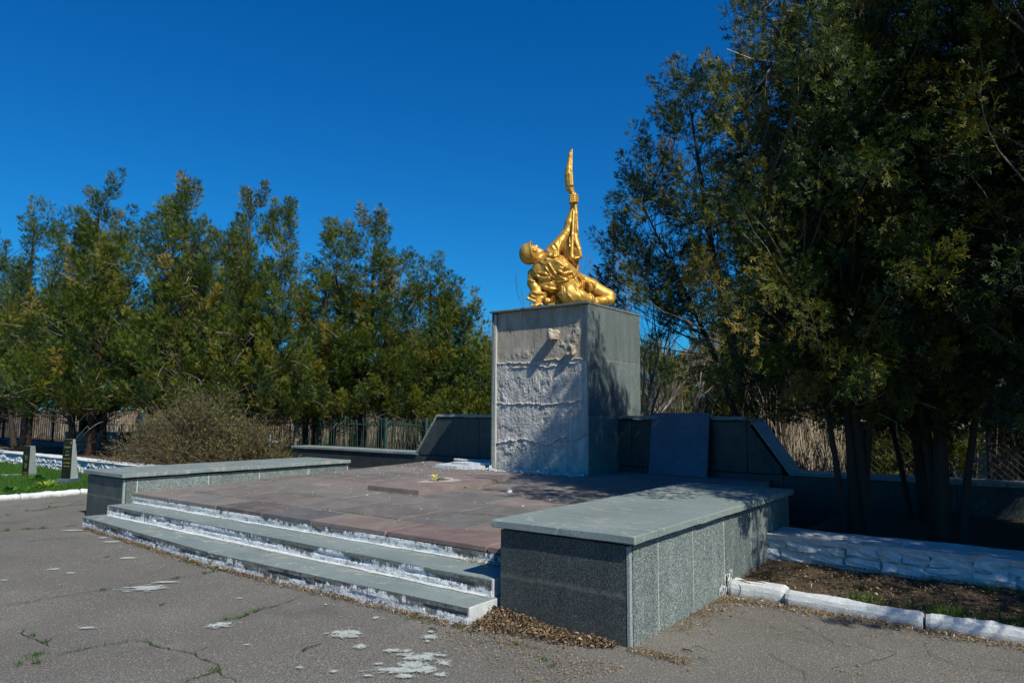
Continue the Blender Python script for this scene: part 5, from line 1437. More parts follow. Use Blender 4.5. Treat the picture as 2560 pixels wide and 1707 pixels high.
for i in range(16):
    a_ = i * 0.8; r = 0.045 + 0.02 * (i % 3); h = 0.012 + 0.02 * (i % 3)
    c = np.array([0.02, -0.02, h]); d = np.array([math.cos(a_), math.sin(a_), 0.25 * (i % 3)]); s = np.array([-math.sin(a_), math.cos(a_), 0]) * 0.018
    pa.add([c, c + d * r * .6 + s, c + d * r, c + d * r * .6 - s], [(0, 1, 2, 3)])
link('petals', pa.mesh('petals', M['flower']), fl)

bz = pz(10.4)
brk = tag(empty('broken_plaster_slab', (-9.15, 10.62, bz)), "cracked slab of fallen grey plaster lying at the left foot of the pedestal", "broken slab")
def shard(name, pts, h, mat, parent, loc, rot=(0, 0, 0), seed=0):
    r = random.Random(seed); bm = bmesh.new()
    b = [bm.verts.new((x, y, 0)) for x, y in pts]; t = [bm.verts.new((x * 0.985 + r.uniform(-.006, .006), y * 0.985 + r.uniform(-.006, .006), h + r.uniform(-.006, .006))) for x, y in pts]
    n = len(pts); bm.faces.new(b[::-1]); bm.faces.new(t)
    for i in range(n): bm.faces.new((b[i], b[(i + 1) % n], t[(i + 1) % n], t[i]))
    bmesh.ops.recalc_face_normals(bm, faces=bm.faces)
    me = bpy.data.meshes.new(name); bm.to_mesh(me); bm.free(); me.materials.append(mat)
    return link(name, me, parent, loc, rot)
shard('slab_fragment', [(-.42, -.38), (.05, -.44), (.16, -.46), (.20, .0), (.10, .62), (-.32, .60), (-.50, .1)], .055, M['plaster'], brk, (0.03, -0.08, 0), (0.02, 0.0, 0.1), 1)
shard('slab_fragment', [(.22, -.46), (.50, -.42), (.62, -.36), (.70, .5), (.16, .66), (.26, .0)], .055, M['plaster'], brk, (0.03, -0.08, 0.0), (0.02, -0.02, 0.1), 2)
shard('slab_fragment', [(-.30, -.18), (.1, -.30), (.62, -.28), (.66, .1), (.2, .34), (-.26, .30)], .045, M['plaster'], brk, (0.06, 0.05, 0.062), (0.05, -0.03, 0.2), 3)
shard('slab_fragment', [(-.2, -.1), (.1, -.14), (.3, -.05), (.24, .2), (-.1, .22)], .03, M['plaster'], brk, (-.1, 0.1, 0.112), (-0.05, 0.05, 0.5), 4)
GC = "plaster chunks at the foot of the pedestal"
cr_ = random.Random(12)
rk = [rock_me('rock_%s' % w, 0.05, M['plaster'], i, (1.2, 0.9, 0.7), 1) for i, w in enumerate(('one', 'two', 'three', 'four'))]
for i, (x, y, s, lb) in enumerate([(-8.18, 10.20, 1.2, "plaster chunk at the pedestal's front left corner"), (-7.42, 10.16, 1.15, "flat sided plaster chunk at the middle of the pedestal foot"), (-6.98, 10.22, 1.7, "largest plaster chunk, in the shaded half of the pedestal foot"),
        (-6.86, 10.14, 1.1, "plaster chunk just right of the largest one"), (-6.52, 10.22, 1.3, "plaster chunk near the right corner of the pedestal foot"), (-6.02, 7.95, 0.8, "small white plaster crumb lying alone in the tree shadow on the paving")]):
    o = link('plaster_chunk', rk[i % 4], None, (x, y, pz(y) + 0.02 * s), (cr_.uniform(0, 3), cr_.uniform(0, 3), cr_.uniform(0, 3)))
    o.scale = (s, s, s); tag(o, lb, "rubble", GC)
a = Acc(); rs = np.random.RandomState(14)
def crumbs(acc, n, fx, s0, s1, seed, flat=0.6):
    rs = np.random.RandomState(seed)
    base = np.array([(1, 0, 0), (-1, 0, 0), (0, 1, 0), (0, -1, 0), (0, 0, 1), (0, 0, -1.0)]); T = [(0, 2, 4), (2, 1, 4), (1, 3, 4), (3, 0, 4), (2, 0, 5), (1, 2, 5), (3, 1, 5), (0, 3, 5)]
    for i in range(n):
        p = fx(rs); s = rs.uniform(s0, s1) * (1.8 if rs.rand() < 0.08 else 1)
        V = base * (s * rs.uniform(0.6, 1.3, (6, 3))) * np.array([1, 1, flat]); a_ = rs.uniform(0, 6.28); c_, s_ = math.cos(a_), math.sin(a_)
        V = V @ np.array([[c_, s_, 0], [-s_, c_, 0], [0, 0, 1]]) + np.array([p[0], p[1], p[2] + s * flat * 0.5])
        acc.add(V, None, T, rs.rand())
def at_pz(x, y): return (x, y, pz(y) + 0.006)
crumbs(a, 420, lambda r: at_pz(r.uniform(-8.3, -6.2), 10.335 - abs(r.normal(0, 0.11))), 0.008, 0.034, 1)
crumbs(a, 260, lambda r: at_pz(r.uniform(-10.4, -6.5), 10.9 - abs(r.normal(0, 1.4))), 0.006, 0.016, 2)
crumbs(a, 120, lambda r: at_pz(r.uniform(-10.4, -5), r.uniform(5.2, 10)), 0.004, 0.011, 3)
stuff('rubble', "crumbs of white plaster scattered over the paving", a, M['plaster'])

# ------------------------------------------------------------------ marks and litter on the asphalt
def stain_mat():
    k = NT('dried_paint_patch'); v = k.coord('world'); ob = k.coord(True)
    le = k.n("ShaderNodeVectorMath", operation='LENGTH'); k.l(ob, le.inputs[0])
    d = le.outputs["Value"]
    f = k.math('SUBTRACT', 1.02, d)
    f = k.math('ADD', f, k.math('MULTIPLY', k.math('SUBTRACT', k.noise(k.coord(True, (1, 1, 1), True), 1.9, 9, 0.72, 0.5), 0.5), 4.6))
    f = k.math('ADD', f, k.math('MULTIPLY', k.math('SUBTRACT', k.noise(v, 130, 3, 0.7), 0.5), 0.9))
    lim = k.ramp(d, [(0.0, 1.0), (0.80, 1.0), (1.0, 0.0)])   # d runs to 1 over two radii
    m = k.math('MULTIPLY', k.math('MULTIPLY', k.ramp(f, [(0.0, 0.0), (0.42, 0.95)]), k.ramp(k.noise(v, 150, 4, 0.75), [(0.36, 0.25), (0.52, 1.0)])), k.ramp(k.math('MULTIPLY', d, 0.5), [(0.80, 1.0), (0.98, 0.0)]))
    c = k.mix(k.ramp(k.noise(v, 40, 5, 0.7), [(0.3, 0.0), (0.7, 1.0)]), (0.34, 0.38, 0.35), (0.56, 0.60, 0.56))
    k.set(c, 0.88, spec=0.2)
    tr = k.n("ShaderNodeBsdfTransparent"); mx = k.n("ShaderNodeMixShader")
    k.l(m, mx.inputs[0]); k.l(tr.outputs[0], mx.inputs[1]); k.l(k.b.outputs[0], mx.inputs[2]); k.l(mx.outputs[0], k.out.inputs[0])
    return k.m
SM = stain_mat()
n = 24; an = np.linspace(0, 2 * np.pi, n, endpoint=False)
disc = np_mesh('paint_stain', np.concatenate([[[0, 0, 0]], np.stack([np.cos(an) * 2, np.sin(an) * 2, 0 * an], -1)]), np.array([(0, 1 + j, 1 + (j + 1) % n) for j in range(n)]), SM)
sz = random.Random(8)
big = [s_ for s_ in STAINS if s_[1] > 0.035]
for i, (c, w, h) in enumerate(big):
    o = link('paint_stain', disc, asphalt, (c[0], c[1], 0.0108 + 0.0004 * (i % 9)), (0, 0, math.radians(42)))
    o.scale = (max(w * 0.66, 0.02), max(h * 0.62, 0.014), 1)
ac = Acc(); mossP = []
for li, line in enumerate(CRACKS):
    rs = np.random.RandomState(300 + li); P = np.array(line)
    seg = np.concatenate([[0], np.cumsum(np.linalg.norm(np.diff(P, axis=0), axis=1))])
    n = max(6, int(seg[-1] / 0.03)); s = np.linspace(0, seg[-1], n)
    X = np.interp(s, seg, P[:, 0]) + (noise2(s * 9, s * 0 + li, 5) - 0.5) * 0.07; Y = np.interp(s, seg, P[:, 1]) + (noise2(s * 9, s * 0 + li + 9, 6) - 0.5) * 0.07
    w = (0.0015 + 0.0075 * noise2(s * 12, s * 0 + li, 8) ** 2) * (0.5 if P[0][0] > -4 and P[0][1] > 4.3 else 1.0)
    d = np.gradient(np.stack([X, Y], -1), axis=0); d /= np.linalg.norm(d, axis=1)[:, None]
    L = np.stack([X - d[:, 1] * w, Y + d[:, 0] * w, np.full(n, 0.0095)], -1); R = np.stack([X + d[:, 1] * w, Y - d[:, 0] * w, np.full(n, 0.0095)], -1)
    j = np.arange(n - 1); ac.add(np.concatenate([L, R]), np.stack([j + n, j + 1 + n, j + 1, j], -1))
    if not (P[0][0] > -4 and P[0][1] > 4.3):
        big = li in (2, 3)
        k = int(seg[-1] * (420 if big else 130)); si = rs.uniform(0, seg[-1], k); keep = noise2(si * 3, si * 0 + li, 15) > (0.42 if big else 0.55)
        si = si[keep]; mossP.append(np.stack([np.interp(si, s, X) + rs.normal(0, 0.012 if not big else 0.03, len(si)), np.interp(si, s, Y) + rs.normal(0, 0.012 if not big else 0.03, len(si))], -1))
o = tag(link('crack_lines', ac.mesh('crack_lines', M['crack']), asphalt), kind='stuff')
# moss and tufts in the cracks
mp = np.concatenate(mossP); a = Acc(); rs = np.random.RandomState(31)
def tufts(acc, P, h, w, seed, tint=(0.5, 0.2), spread=0.7, z=0.008):
    rs = np.random.RandomState(seed); n = len(P); hh = rs.uniform(*h, n); d = rs.randn(n, 2) * spread; a_ = rs.uniform(0, 6.28, n)
    dx, dy = np.cos(a_) * w, np.sin(a_) * w; x, y = P[:, 0], P[:, 1]; zz = P[:, 2] if P.shape[1] > 2 else np.full(n, z)
    V = np.stack([np.stack([x - dx, y - dy, zz], -1), np.stack([x + dx, y + dy, zz], -1), np.stack([x + d[:, 0] * hh, y + d[:, 1] * hh, zz + hh], -1)], 1).reshape(-1, 3)
    acc.add(V, None, np.arange(n * 3).reshape(-1, 3), np.repeat(np.clip(rs.normal(tint[0], tint[1], n), 0, 1), 3))
tufts(a, mp, (0.006, 0.022), 0.003, 32, (0.5, 0.3))
TP = []
for i, t in enumerate(TUFTS):
    k = 60 if i in (1, 21, 22) else 22; s = 0.032 if i in (1, 21, 22, 14) else 0.016
    TP.append(np.array(t) + rs.randn(k, 2) * s)
tufts(a, np.concatenate(TP), (0.010, 0.036), 0.0035, 33, (0.42, 0.2))
# small weeds along the steps' foot and in the terrace joints
w = np.stack([rs.uniform(-10.4, -3.7, 500), np.zeros(500)], -1); w[:, 1] = 4.05 + 0.28 * np.clip((-7 - w[:, 0]) / 3.6, 0, 1) - np.abs(rs.normal(0, 0.03, 500))
w = w[noise2(w[:, 0] * 3, w[:, 0] * 0, 55) > 0.6]; tufts(a, w, (0.015, 0.05), 0.003, 34)
jt = []
for (x0, x1, y) in ((-7.1, -6.5, 5.49), (-6.55, -6.25, 5.50), (-7.9, -6.9, 7.02), (-6.9, -6.88, 8.0), (-9.8, -9.2, 8.42), (-5.2, -4.6, 6.26)):
    jt.append(np.stack([rs.uniform(x0, x1, 70), y + rs.normal(0, 0.008, 70), np.full(70, pz(y) + 0.004)], -1))
tufts(a, np.concatenate(jt), (0.008, 0.03), 0.003, 35, (0.55, 0.25))
stuff('weeds', "moss and small green weeds growing in cracks and joints", a, M['grass'])

# dry litter: along the steps, in the corner, along the kerb, in the bed
def flakes(acc, P, s, seed, tint=(0.5, 0.28), tilt=0.5, thick=0.35):
    rs = np.random.RandomState(seed); n = len(P); L = rs.uniform(s[0], s[1], n); W_ = L * rs.uniform(0.15, thick, n)
    a_ = rs.uniform(0, 6.28, n); ux = np.stack([np.cos(a_), np.sin(a_), rs.normal(0, tilt, n)], -1); uy = np.stack([-np.sin(a_), np.cos(a_), rs.normal(0, tilt, n)], -1)
    ux /= np.linalg.norm(ux, axis=1)[:, None]
    bend = np.array([0, 0, 1.0]) * (L * 0.18)[:, None]
    V = np.stack([P - ux * L[:, None] / 2, P + uy * W_[:, None] / 2 + bend, P + ux * L[:, None] / 2, P - uy * W_[:, None] / 2 + bend], 1).reshape(-1, 3)
    b = np.arange(n) * 4; T = np.concatenate([np.stack([b, b + 3, b + 1], -1), np.stack([b + 3, b + 2, b + 1], -1)])
    acc.add(V, None, T, np.repeat(np.clip(rs.normal(tint[0], tint[1], n), 0, 1), 4))
a = Acc(); rs = np.random.RandomState(60)
def zz(n, k=0.012): return np.abs(rs.normal(0, k, n)) + 0.008
n = 8000; x = rs.uniform(-10.55, -3.55, n); yb = np.where(x < -7, 4.08 + (-7 - x) / 3.68 * 0.26, 4.08 + (x + 7) / 3.46 * 0.08)
wd = 0.025 + 0.085 * noise2(x * 2.1, x * 0, 61) + 0.05 * np.clip((x + 6.5) / 3, 0, 1)
keep = rs.rand(n) < 0.25 + 0.75 * noise2(x * 3, x * 0, 62); y = yb - np.abs(rs.normal(0, 0.5, n)) * wd
flakes(a, np.stack([x, y, zz(n)], -1)[keep], (0.012, 0.04), 1, (0.45, 0.25))
n = 9000; u = rs.rand(n); x = -3.53 + u * 1.05 + rs.normal(0, .03, n); dd = np.abs(rs.normal(0, 1, n)); y = 4.46 - dd * (0.13 * (1 - u) ** 0.5 + 0.015)
m = (y < 4.475) & ((x > -3.52) | (y < 4.05)); h = 0.075 * np.clip(1 - u * 1.6, 0, 1) * np.exp(-(4.46 - y) / 0.14)
flakes(a, np.stack([x, y, 0.008 + h + np.abs(rs.normal(0, .012, n))], -1)[m], (0.010, 0.05), 2, (0.36, 0.27), 0.7)
n = 1500; x = rs.uniform(-3.6, -2.2, n); y = 4.15 - np.abs(rs.normal(0, 0.28, n)); flakes(a, np.stack([x, y, zz(n, .004)], -1), (0.008, 0.03), 3, (0.55, 0.25), 0.2)
n = 5200; x = rs.uniform(-2.3, 3.0, n); y = 6.21 - np.abs(rs.normal(0, 0.085, n)) - 0.03 * np.clip(x + 1, 0, 1); flakes(a, np.stack([x, y, zz(n)], -1), (0.010, 0.04), 4, (0.55, 0.25))
n = 1800; x = -2.34 + np.abs(rs.normal(0, 0.12, n)); y = rs.uniform(4.9, 6.2, n); k = rs.rand(n) < 0.15 + (y - 4.9) / 1.3 * 0.8; flakes(a, np.stack([x, y, zz(n, .008)], -1)[k], (0.01, 0.035), 5, (0.5, 0.22))
n = 700; x = -2.36 + rs.uniform(0, .45, n); y = 4.45 + rs.normal(0, .04, n); flakes(a, np.stack([x, np.minimum(y, 4.48 + (x + 2.35) * 0 + 10 * (x > -2.33)), zz(n, .006)], -1), (0.01, 0.03), 6, (0.5, 0.22))
n = 13000; x = rs.uniform(-2.34, 3.4, n); y = rs.uniform(6.38, 7.5, n); k = rs.rand(n) < 0.35 + 0.6 * noise2(x * 3, y * 3, 66)
flakes(a, np.stack([x, y, 0.075 + 0.05 * np.clip((y - 6.4) / 1.1, 0, 1) + rs.uniform(-.01, .03, n)], -1)[k], (0.012, 0.045), 7, (0.38, 0.27), 0.6)
n = 900; x = rs.uniform(-8, 1.5, n); y = rs.uniform(2.2, 6.1, n); k = (y < 3.9) | (x > -2.2); flakes(a, np.stack([x, y, zz(n, .003)], -1)[k], (0.006, 0.02), 8, (0.8, 0.15), 0.15)
# yellow thuja sprigs
n = 90; x = rs.uniform(-3.4, 2.0, n); y = rs.uniform(3.4, 6.15, n); k = x > -2.2 + 0 * y; k |= y < 4.1; C = np.stack([x, y], -1)[k]
for c in C:
    m = 14; flakes(a, np.column_stack([c + rs.normal(0, 0.016, (m, 2)), np.full(m, 0.013)]), (0.012, 0.03), rs.randint(9999), (0.78, 0.04), 0.2, 0.22)
n = 900; x = rs.uniform(-10.4, -3.6, n); s_ = rs.rand(n) < 0.5; y = np.where(s_, 4.90, 4.46) - np.abs(rs.normal(0, .02, n)); z = np.where(s_, 0.292, 0.152); k = noise2(x * 2, s_ * 3.0, 77) > 0.62
flakes(a, np.stack([x, y, z + 0.006], -1)[k], (0.01, 0.03), 9, (0.5, 0.2))
n = 260; x = rs.uniform(-4.2, -3.55, n); y = 4.93 - np.abs(rs.normal(0, .07, n)); flakes(a, np.stack([x, y, np.full(n, .295) + rs.rand(n) * .02], -1), (0.01, 0.04), 10, (0.4, 0.25))
stuff('leaf_litter', "dry brown thuja litter gathered along the steps, the parapet and the kerb", a, M['litter'])
a = Acc()
crumbs(a, 260, lambda r: (r.uniform(-9, -2.4), r.uniform(2.0, 4.0), 0.008), 0.002, 0.0065, 21)
crumbs(a, 160, lambda r: (r.uniform(-10.5, -4), 4.0 + 0.25 * r.rand() - abs(r.normal(0, .25)), 0.008), 0.002, 0.009, 22)
stuff('paint_crumbs', "tiny chips of white paint scattered over the asphalt", a, M['kerb'])
SL = ["short dark forked stick on the asphalt before the steps", "long thin straight stick on the asphalt at the far left", "crooked twig at the near end of the lowest step", "small curved dark bark piece in the middle of the asphalt", "small dark stick near the left end of the steps",
      "dark stick lying right of the near parapet corner", "thin twig just beyond the dark stick right of the near parapet", "thin brown twig nearer the camera, right of the near parapet corner"]
for i, line in enumerate(STICKS):
    P = np.array([(x, y, 0.014) for x, y in line]); t = Acc(); c = P.mean(0)
    if len(P) == 2: P = np.array([P[0], (P[0] + P[1]) / 2 + [0.006, 0.008, 0.004], P[1]])
    r = (0.0055, 0.003, 0.006, 0.007, 0.006, 0.0065, 0.0025, 0.0025)[i]
    t.tube(P - c, np.linspace(r, r * 0.5, len(P)), 5, 0.12 if i != 1 else 0.4)
    if i == 0: t.tube([P[0] - c, P[0] - c + [0.02, 0.025, 0.006]], [r * .8, r * .3], 4, 0.1)
    tag(link('stick', t.mesh('stick', M['twig']), None, tuple(c)), SL[i], "stick", "sticks on the asphalt")
# rusty wire on the kerb stone
t = Acc(); P = np.array([(-2.02, 6.36, .14), (-2.14, 6.34, .143), (-2.24, 6.31, .142), (-2.17, 6.28, .143), (-2.12, 6.25, .142)]); c = P.mean(0); t.tube(P - c, 0.0035, 5)
tag(link('rusty_wire', t.mesh('rusty_wire', M['iron_rust']), None, tuple(c)), "bent rusty wire lying on the first kerb stone beside the parapet", "wire")

# ------------------------------------------------------------------ gravestones on the lawn
def text(s, size, parent, loc, rot, mat, name='inscription', ext=0.0015, alx='CENTER', sx=1.0):
    cu = bpy.data.curves.new(name, 'FONT'); cu.body = s; cu.size = size; cu.extrude = ext; cu.align_x = alx; cu.align_y = 'CENTER'
    cu.materials.append(mat)
    tmp = bpy.data.objects.new('tmp_text', cu); COL.objects.link(tmp); bpy.context.view_layer.update()
    me = bpy.data.meshes.new_from_object(tmp.evaluated_get(bpy.context.evaluated_depsgraph_get())); bpy.data.objects.remove(tmp); bpy.data.curves.remove(cu)
    o = bpy.data.objects.new(name, me); COL.objects.link(o); o.parent = parent; o.location = loc; o.rotation_euler = rot; o.scale = (sx, 1, 1)
    return o
def gravestone(label, loc, rz, Wd, T0, T1, H, based, seed):
    g = tag(empty('gravestone', loc, rz), label, "gravestone", "dark gravestones on the lawn")
    zb = 0.12 if based else 0.0
    # inscribed face is -y; side profile (+x) tapers with a rough back
    bm = bmesh.new(); r = random.Random(seed); m = 14; L = []; R = []
    for i in range(m):
        z = zb + H * i / (m - 1); b = T0 + (T1 - T0) * (i / (m - 1)) + r.uniform(-.007, .007)
        L.append((bm.verts.new((-Wd / 2, 0, z)), bm.verts.new((-Wd / 2, b, z)))); R.append((bm.verts.new((Wd / 2, 0, z)), bm.verts.new((Wd / 2, b + r.uniform(-.006, .006), z))))
    for i in range(m - 1):
        bm.faces.new((L[i][0], R[i][0], R[i + 1][0], L[i + 1][0])); bm.faces.new((R[i][0], R[i][1], R[i + 1][1], R[i + 1][0]))
        bm.faces.new((L[i][1], L[i][0], L[i + 1][0], L[i + 1][1])); bm.faces.new((R[i][1], L[i][1], L[i + 1][1], R[i + 1][1]))
    bm.faces.new((L[-1][0], R[-1][0], R[-1][1], L[-1][1])); bm.faces.new((L[0][0], L[0][1], R[0][1], R[0][0]))
    bmesh.ops.recalc_face_normals(bm, faces=bm.faces)
    me = bpy.data.meshes.new('stele'); bm.to_mesh(me); bm.free(); me.materials.append(M['granite_light']); me.materials.append(M['obsidian'])
    for p in me.polygons:
        if p.normal.y < -0.9: p.material_index = 1
    link('stele', me, g)
    rx = (math.pi / 2, 0, 0)
    if based:
        prism = bmesh.new(); pts = [(-0.22, 0.0), (0.26, 0.0), (0.26, 0.12), (-0.06, 0.12)]
        a_ = [prism.verts.new((-Wd / 2 - .05, y, z)) for y, z in pts]; b_ = [prism.verts.new((Wd / 2 + .05, y, z)) for y, z in pts]
        prism.faces.new(a_); prism.faces.new(b_[::-1])
        for i in range(4): prism.faces.new((a_[i], b_[i], b_[(i + 1) % 4], a_[(i + 1) % 4]))
        bmesh.ops.recalc_face_normals(prism, faces=prism.faces)
        me = bpy.data.meshes.new('base'); prism.to_mesh(me); prism.free(); me.materials.append(M['granite_blue']); link('base', me, g)
        sm = bmesh.new(); vs = []
        for i in range(10):
            rr = 0.03 if i % 2 == 0 else 0.012; an = math.pi / 2 + i * math.pi / 5
            vs.append(sm.verts.new((math.cos(an) * rr, -0.002, math.sin(an) * rr)))
        sm.faces.new(vs)
        me = bpy.data.meshes.new('star'); sm.to_mesh(me); sm.free(); me.materials.append(M['gold_letter']); link('star', me, g, (Wd * 0.33, 0, zb + H * 0.91))
        for s, f, z in (("Памяти", .085, .795), ("тех,", .06, .69), ("воинов", .058, .60), ("отдавших жизнь", .042, .505), ("за Родину", .065, .40), ("1941-1945", .065, .31)):
            text(s, f * 0.56, g, (0, -0.003, zb + H * z), rx, M['gold_letter'])
    else:
        for s, f, z in (("Имена", .05, .70), ("павших", .04, .645), ("1941", .045, .59), ("Слава", .05, .46), ("героям", .045, .40), ("1945", .045, .345), ("вечная память", .035, .21), ("от земляков", .03, .155)):
            text(s, f * 0.55, g, (0, -0.003, zb + H * z), rx, M['gold_letter'])
    return g
gravestone("taller dark gravestone with a star and gold lettering on a sloped blue-grey base", (-16.72, 6.40, 0.04), math.radians(22), 0.25, 0.20, 0.065, 0.83, True, 3)
gravestone("shorter dark gravestone with a rough edge, left of the one on a base", (-18.85, 6.36, 0.02), math.radians(22), 0.20, 0.22, 0.12, 0.76, False, 4)
fb = box_me('flat_stone', 0.9, 0.22, 0.05, M['granite_light'], 0.01)
tag(link('flat_stone', fb, None, (-19.5, 6.15, 0.06), (0, 0, math.radians(58))), "flat grey stone strip in the grass by the shorter gravestone", "stone")
# broad-leaved plants
def leafy(label, loc, n, L, W_, seed, tint, up):
    rs = np.random.RandomState(seed); a = Acc()
    for i in range(n):
        az = rs.uniform(0, 6.28); e = rs.uniform(*up); l = rs.uniform(*L); w = l * W_
        d = np.array([math.cos(az) * math.cos(e), math.sin(az) * math.cos(e), math.sin(e)]); s = np.array([-math.sin(az), math.cos(az), 0]); m = 6
        V = []
        for k in range(m):
            u = k / (m - 1); c = d * l * u + np.array([0, 0, -0.35 * l * u * u]) + rs.randn(3) * 0.002; ww = w * math.sin(math.pi * min(1, u * 0.92 + 0.06)) ** 0.8
            V += [c - s * ww + [0, 0, .02 * ww * 10], c, c + s * ww + [0, 0, .02 * ww * 10]]
        Q = [(k * 3 + j, k * 3 + j + 1, k * 3 + j + 4, k * 3 + j + 3) for k in range(m - 1) for j in (0, 1)]
        a.add(np.array(V) + [rs.normal(0, .03), rs.normal(0, .03), 0], Q, None, np.clip(rs.normal(tint, .12), 0, 1))
    return tag(link('leafy_plant', a.mesh('leafy_plant', M['herb']), None, loc), label, "plant", "leafy plants on the lawn")
leafy("broad leaved green plant right before the gap between the gravestones", (-17.3, 6.12, 0.05), 22, (.18, .34), .24, 1, .35, (.5, 1.3))
leafy("yellow green strappy plant in front of the taller gravestone", (-15.75, 5.70, 0.05), 120, (.18, .36), .09, 2, .85, (.25, 1.1))
leafy("leafy plant by the kerb at the left edge of the photo", (-15.55, 5.02, 0.05), 26, (.14, .28), .2, 3, .3, (.4, 1.2))
leafy("low leafy plant beside the strappy yellow green one", (-15.6, 5.40, 0.05), 30, (.12, .24), .14, 4, .55, (.3, 1.1))

# ------------------------------------------------------------------ fences and graveyard behind
def bars(label, name, x0, x1, y, z0, z1, step, rad, mat, rails, cat='fence', posts=(), dy=0.0, jitter=0.0, pmat=None, sides=6, seed=1, flat=False, piece='bar'):
    f = tag(empty(name, (x0, y, z0)), label, cat)
    L = math.hypot(x1 - x0, dy); H = z1 - z0; r = random.Random(seed)
    a = Acc()
    if flat: a.bar(-rad, rad, -0.01, 0.01, 0, H)
    else: a.tube([(0, 0, 0), (0, 0, H)], rad, sides)
    bme = a.mesh(piece, mat); n = int(L / step)
    for i in range(n + 1):
        t = i / n; o = link(piece, bme, f, ((x1 - x0) * t, dy * t, r.uniform(-.5, .5) * jitter), (r.gauss(0, .02) * (jitter > 0), r.gauss(0, 0.25) * jitter, 0)); o.scale = (1, 1, 1 + r.uniform(-1, 1) * jitter)
    for zr_, rr in rails:
        t = Acc(); t.tube([(0, 0.015, zr_ * H), ((x1 - x0), dy + 0.015, zr_ * H)], rr, 4); link('rail', t.mesh('rail', mat), f)
    for px_ in posts:
        t = (px_ - x0) / (x1 - x0); p = Acc(); p.tube([(0, 0, -0.2), (0, 0, H * 1.03)], 0.045, 8); link('post', p.mesh('post', pmat or mat), f, (px_ - x0, dy * t, 0))
    return f
bars("black iron bar fence on a blue plinth at the far left", 'iron_fence', -36.0, -25.6, 10.9, 0.42, 1.52, 0.20, 0.011, M['iron_black'], [(0.02, .02), (0.86, .018), (0.98, .018)], posts=(-35, -32.5, -29.9, -27.3, -25.7))
bars("green painted iron picket fence behind the low back wall", 'picket_fence', -20.6, -11.0, 13.2, 0.25, 1.42, 0.105, 0.012, M['iron_green'], [(0.2, .016), (0.86, .02)], posts=(-17.0, -14.2, -12.7), jitter=0.05)
bars("rusty iron grave fence left of the ball topped post", 'grave_fence', -21.2, -18.1, 12.6, 0.2, 1.25, 0.12, 0.009, M['iron_rust'], [(0.25, .014), (0.55, .014), (0.8, .02), (0.96, .02)])
bars("weathered pale picket fence far behind the gravestones", 'wooden_fence', -42, -29.0, 15.6, 0.3, 1.35, 0.12, 0.03, M['picket'], [(0.3, .025), (0.8, .025)], jitter=0.12, flat=True, piece='picket')
bars("pale rusty picket fence between the thuja trunks on the left", 'wooden_fence', -31.5, -23.0, 12.9, 0.3, 1.15, 0.11, 0.02, M['picket'], [(0.3, .02), (0.9, .025)], jitter=0.10, flat=True, piece='picket', seed=4)
bl = box_me('fence_plinth', 13.5, 0.3, 0.30, M['blue'], 0.01)
tag(link('fence_plinth', bl, None, (-29.0, 10.75, 0.12)), "low dark blue plinth under the black iron fence", "plinth")
pp = tag(empty('ball_topped_post', (-17.85, 13.0, 0.2)), "grey pipe post topped with two white balls, at the green fence", "post")
a = Acc(); a.tube([(0, 0, 0), (0, 0, 1.22)], 0.062, 10); link('pipe', a.mesh('pipe', M['post_grey']), pp)
def ball(name, r, mat, parent, loc):
    bm = bmesh.new(); bmesh.ops.create_uvsphere(bm, u_segments=14, v_segments=9, radius=r); me = bpy.data.meshes.new(name)
    bm.to_mesh(me); bm.free(); me.materials.append(mat)
    for p in me.polygons: p.use_smooth = True
    return link(name, me, parent, loc)
ball('ball', 0.075, M['ball'], pp, (0, 0, 1.27)); ball('ball', 0.085, M['ball'], pp, (0, 0, 1.40))
def blocks(name, label, cat, loc, rz, parts, group=None):
    g = tag(empty(name, loc, rz), label, cat, group)
    for nm, x0, x1, y0, y1, z0, z1, m in parts:
        me = box_me(nm, x1 - x0, y1 - y0, z1 - z0, M[m], 0.01); link(nm, me, g, ((x0 + x1) / 2, (y0 + y1) / 2, z0))
    return g
blocks('grave_enclosure', "dark granite grave block with a low ledge, in shade behind the left wall", "grave", (-25.2, 10.6, 0.28), 0.25, [('block', -1.3, 1.3, -.3, .3, 0, .62, 'granite_dark_shaded'), ('ledge', -.2, 4.6, -.9, -.5, 0, .30, 'granite_dark_shaded')])
blocks('blue_grave_cross', "small pale blue metal cross behind the low back wall", "cross", (-18.15, 12.3, 0.3), 0.3, [('upright', -.03, .03, -.02, .02, 0, .62, 'pale_blue'), ('crossbar', -.30, .30, -.021, .021, .40, .45, 'pale_blue')])
GH = "pale headstones in the graveyard behind"
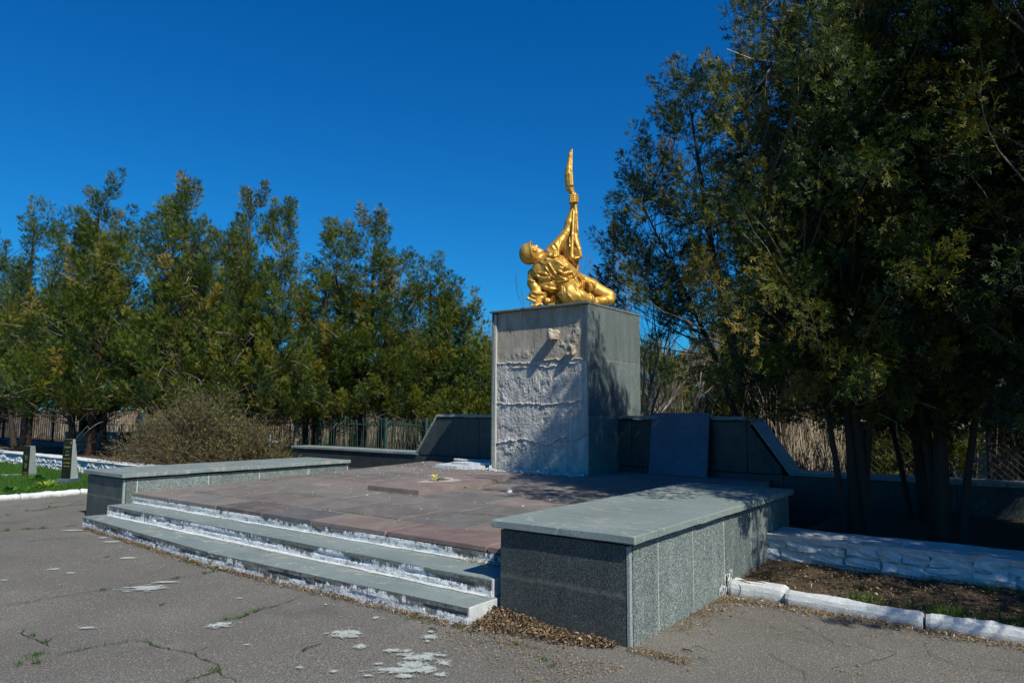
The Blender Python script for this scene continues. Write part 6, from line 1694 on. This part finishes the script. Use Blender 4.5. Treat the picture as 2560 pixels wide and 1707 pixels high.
for i, (x, y, w, h, lb, mm) in enumerate([(-27.6, 11.6, .55, 1.25, "tall pale bluish headstone behind the iron fence", 'pale_blue'), (-25.9, 12.2, .32, 1.3, "narrow white headstone between the dark thuja trunks", 'kerb'), (-13.2, 14.4, .2, 1.2, "thin whitish blue grave post behind the green fence", 'pale_blue'),
        (-15.4, 18.0, .14, 1.9, "white pointed obelisk top showing above the left end of the back wall", 'kerb'), (-8.5, 15.2, .10, 1.42, "tiny white pointed obelisk peeping above the leaning slab", 'kerb'),
        (-1.05, 14.6, .65, 1.55, "pale blue headstone glimpsed between the trunks on the right", 'pale_blue'), (0.55, 15.0, .8, 1.7, "blue grey headstone glimpsed at the right edge", 'pale_blue')]):
    bm = bmesh.new(); pts = [(-w / 2, 0), (w / 2, 0), (w / 2 * .8, h * .82), (0, h), (-w / 2 * .8, h * .82)]
    f = [bm.verts.new((x_, -.08, z_)) for x_, z_ in pts]; b = [bm.verts.new((x_ * .9, .08, z_ * .995)) for x_, z_ in pts]; bm.faces.new(f); bm.faces.new(b[::-1])
    for k in range(5): bm.faces.new((f[k], b[k], b[(k + 1) % 5], f[(k + 1) % 5]))
    bmesh.ops.recalc_face_normals(bm, faces=bm.faces); bmesh.ops.bevel(bm, geom=list(bm.edges), offset=.008, segments=1, affect='EDGES')
    me = bpy.data.meshes.new('headstone'); bm.to_mesh(me); bm.free(); me.materials.append(M[mm])
    tag(link('headstone', me, None, (x, y, 0.22), (0, 0, 0.3)), lb, "headstone", GH)
# mesh fence on the right
mf = tag(empty('mesh_fence', (-2.4, 12.9, 0.22)), "sagging diamond mesh fence with black posts behind the right half of the back wall", "fence")
a = Acc(); Lf, Hf = 5.2, 1.15
k = -Hf
while k < Lf:
    for sg in (1, -1):
        x0, x1 = k, k + Hf; z0, z1 = (0, Hf) if sg > 0 else (Hf, 0)
        if x0 < 0: z0 += (z1 - z0) * (-x0) / Hf; x0 = 0
        if x1 > Lf: z1 = z0 + (z1 - z0) * (Lf - x0) / (x1 - x0); x1 = Lf
        a.tube([(x0, 0.01 * sg, z0), (x1, 0.01 * sg, z1)], 0.004, 3, cap=False)
    k += 0.11
tag(link('wire_mesh', a.mesh('wire_mesh', M['iron_black']), mf), kind='stuff')
for z in (0.02, Hf):
    t = Acc(); t.tube([(0, 0, z), (Lf, 0, z)], 0.015, 5); link('rail', t.mesh('rail', M['iron_rust']), mf)
for x, r in ((0.0, 0.07), (1.7, 0.03), (3.4, 0.04), (5.2, 0.04)):
    t = Acc(); t.tube([(0, 0, -.1), (0, 0, Hf + .12)], r, 8); link('post', t.mesh('post', M['iron_black']), mf, (x, 0.03, 0))
sc = Acc()
for cx_ in (2.6, 4.3):
    u = np.linspace(0, 4.2, 16); sc.tube(np.stack([cx_ + 0.13 * np.cos(u), 0 * u, Hf + 0.15 + 0.13 * np.sin(u)], -1), 0.009, 5)
link('scroll', sc.mesh('scroll', M['pale_blue']), mf)
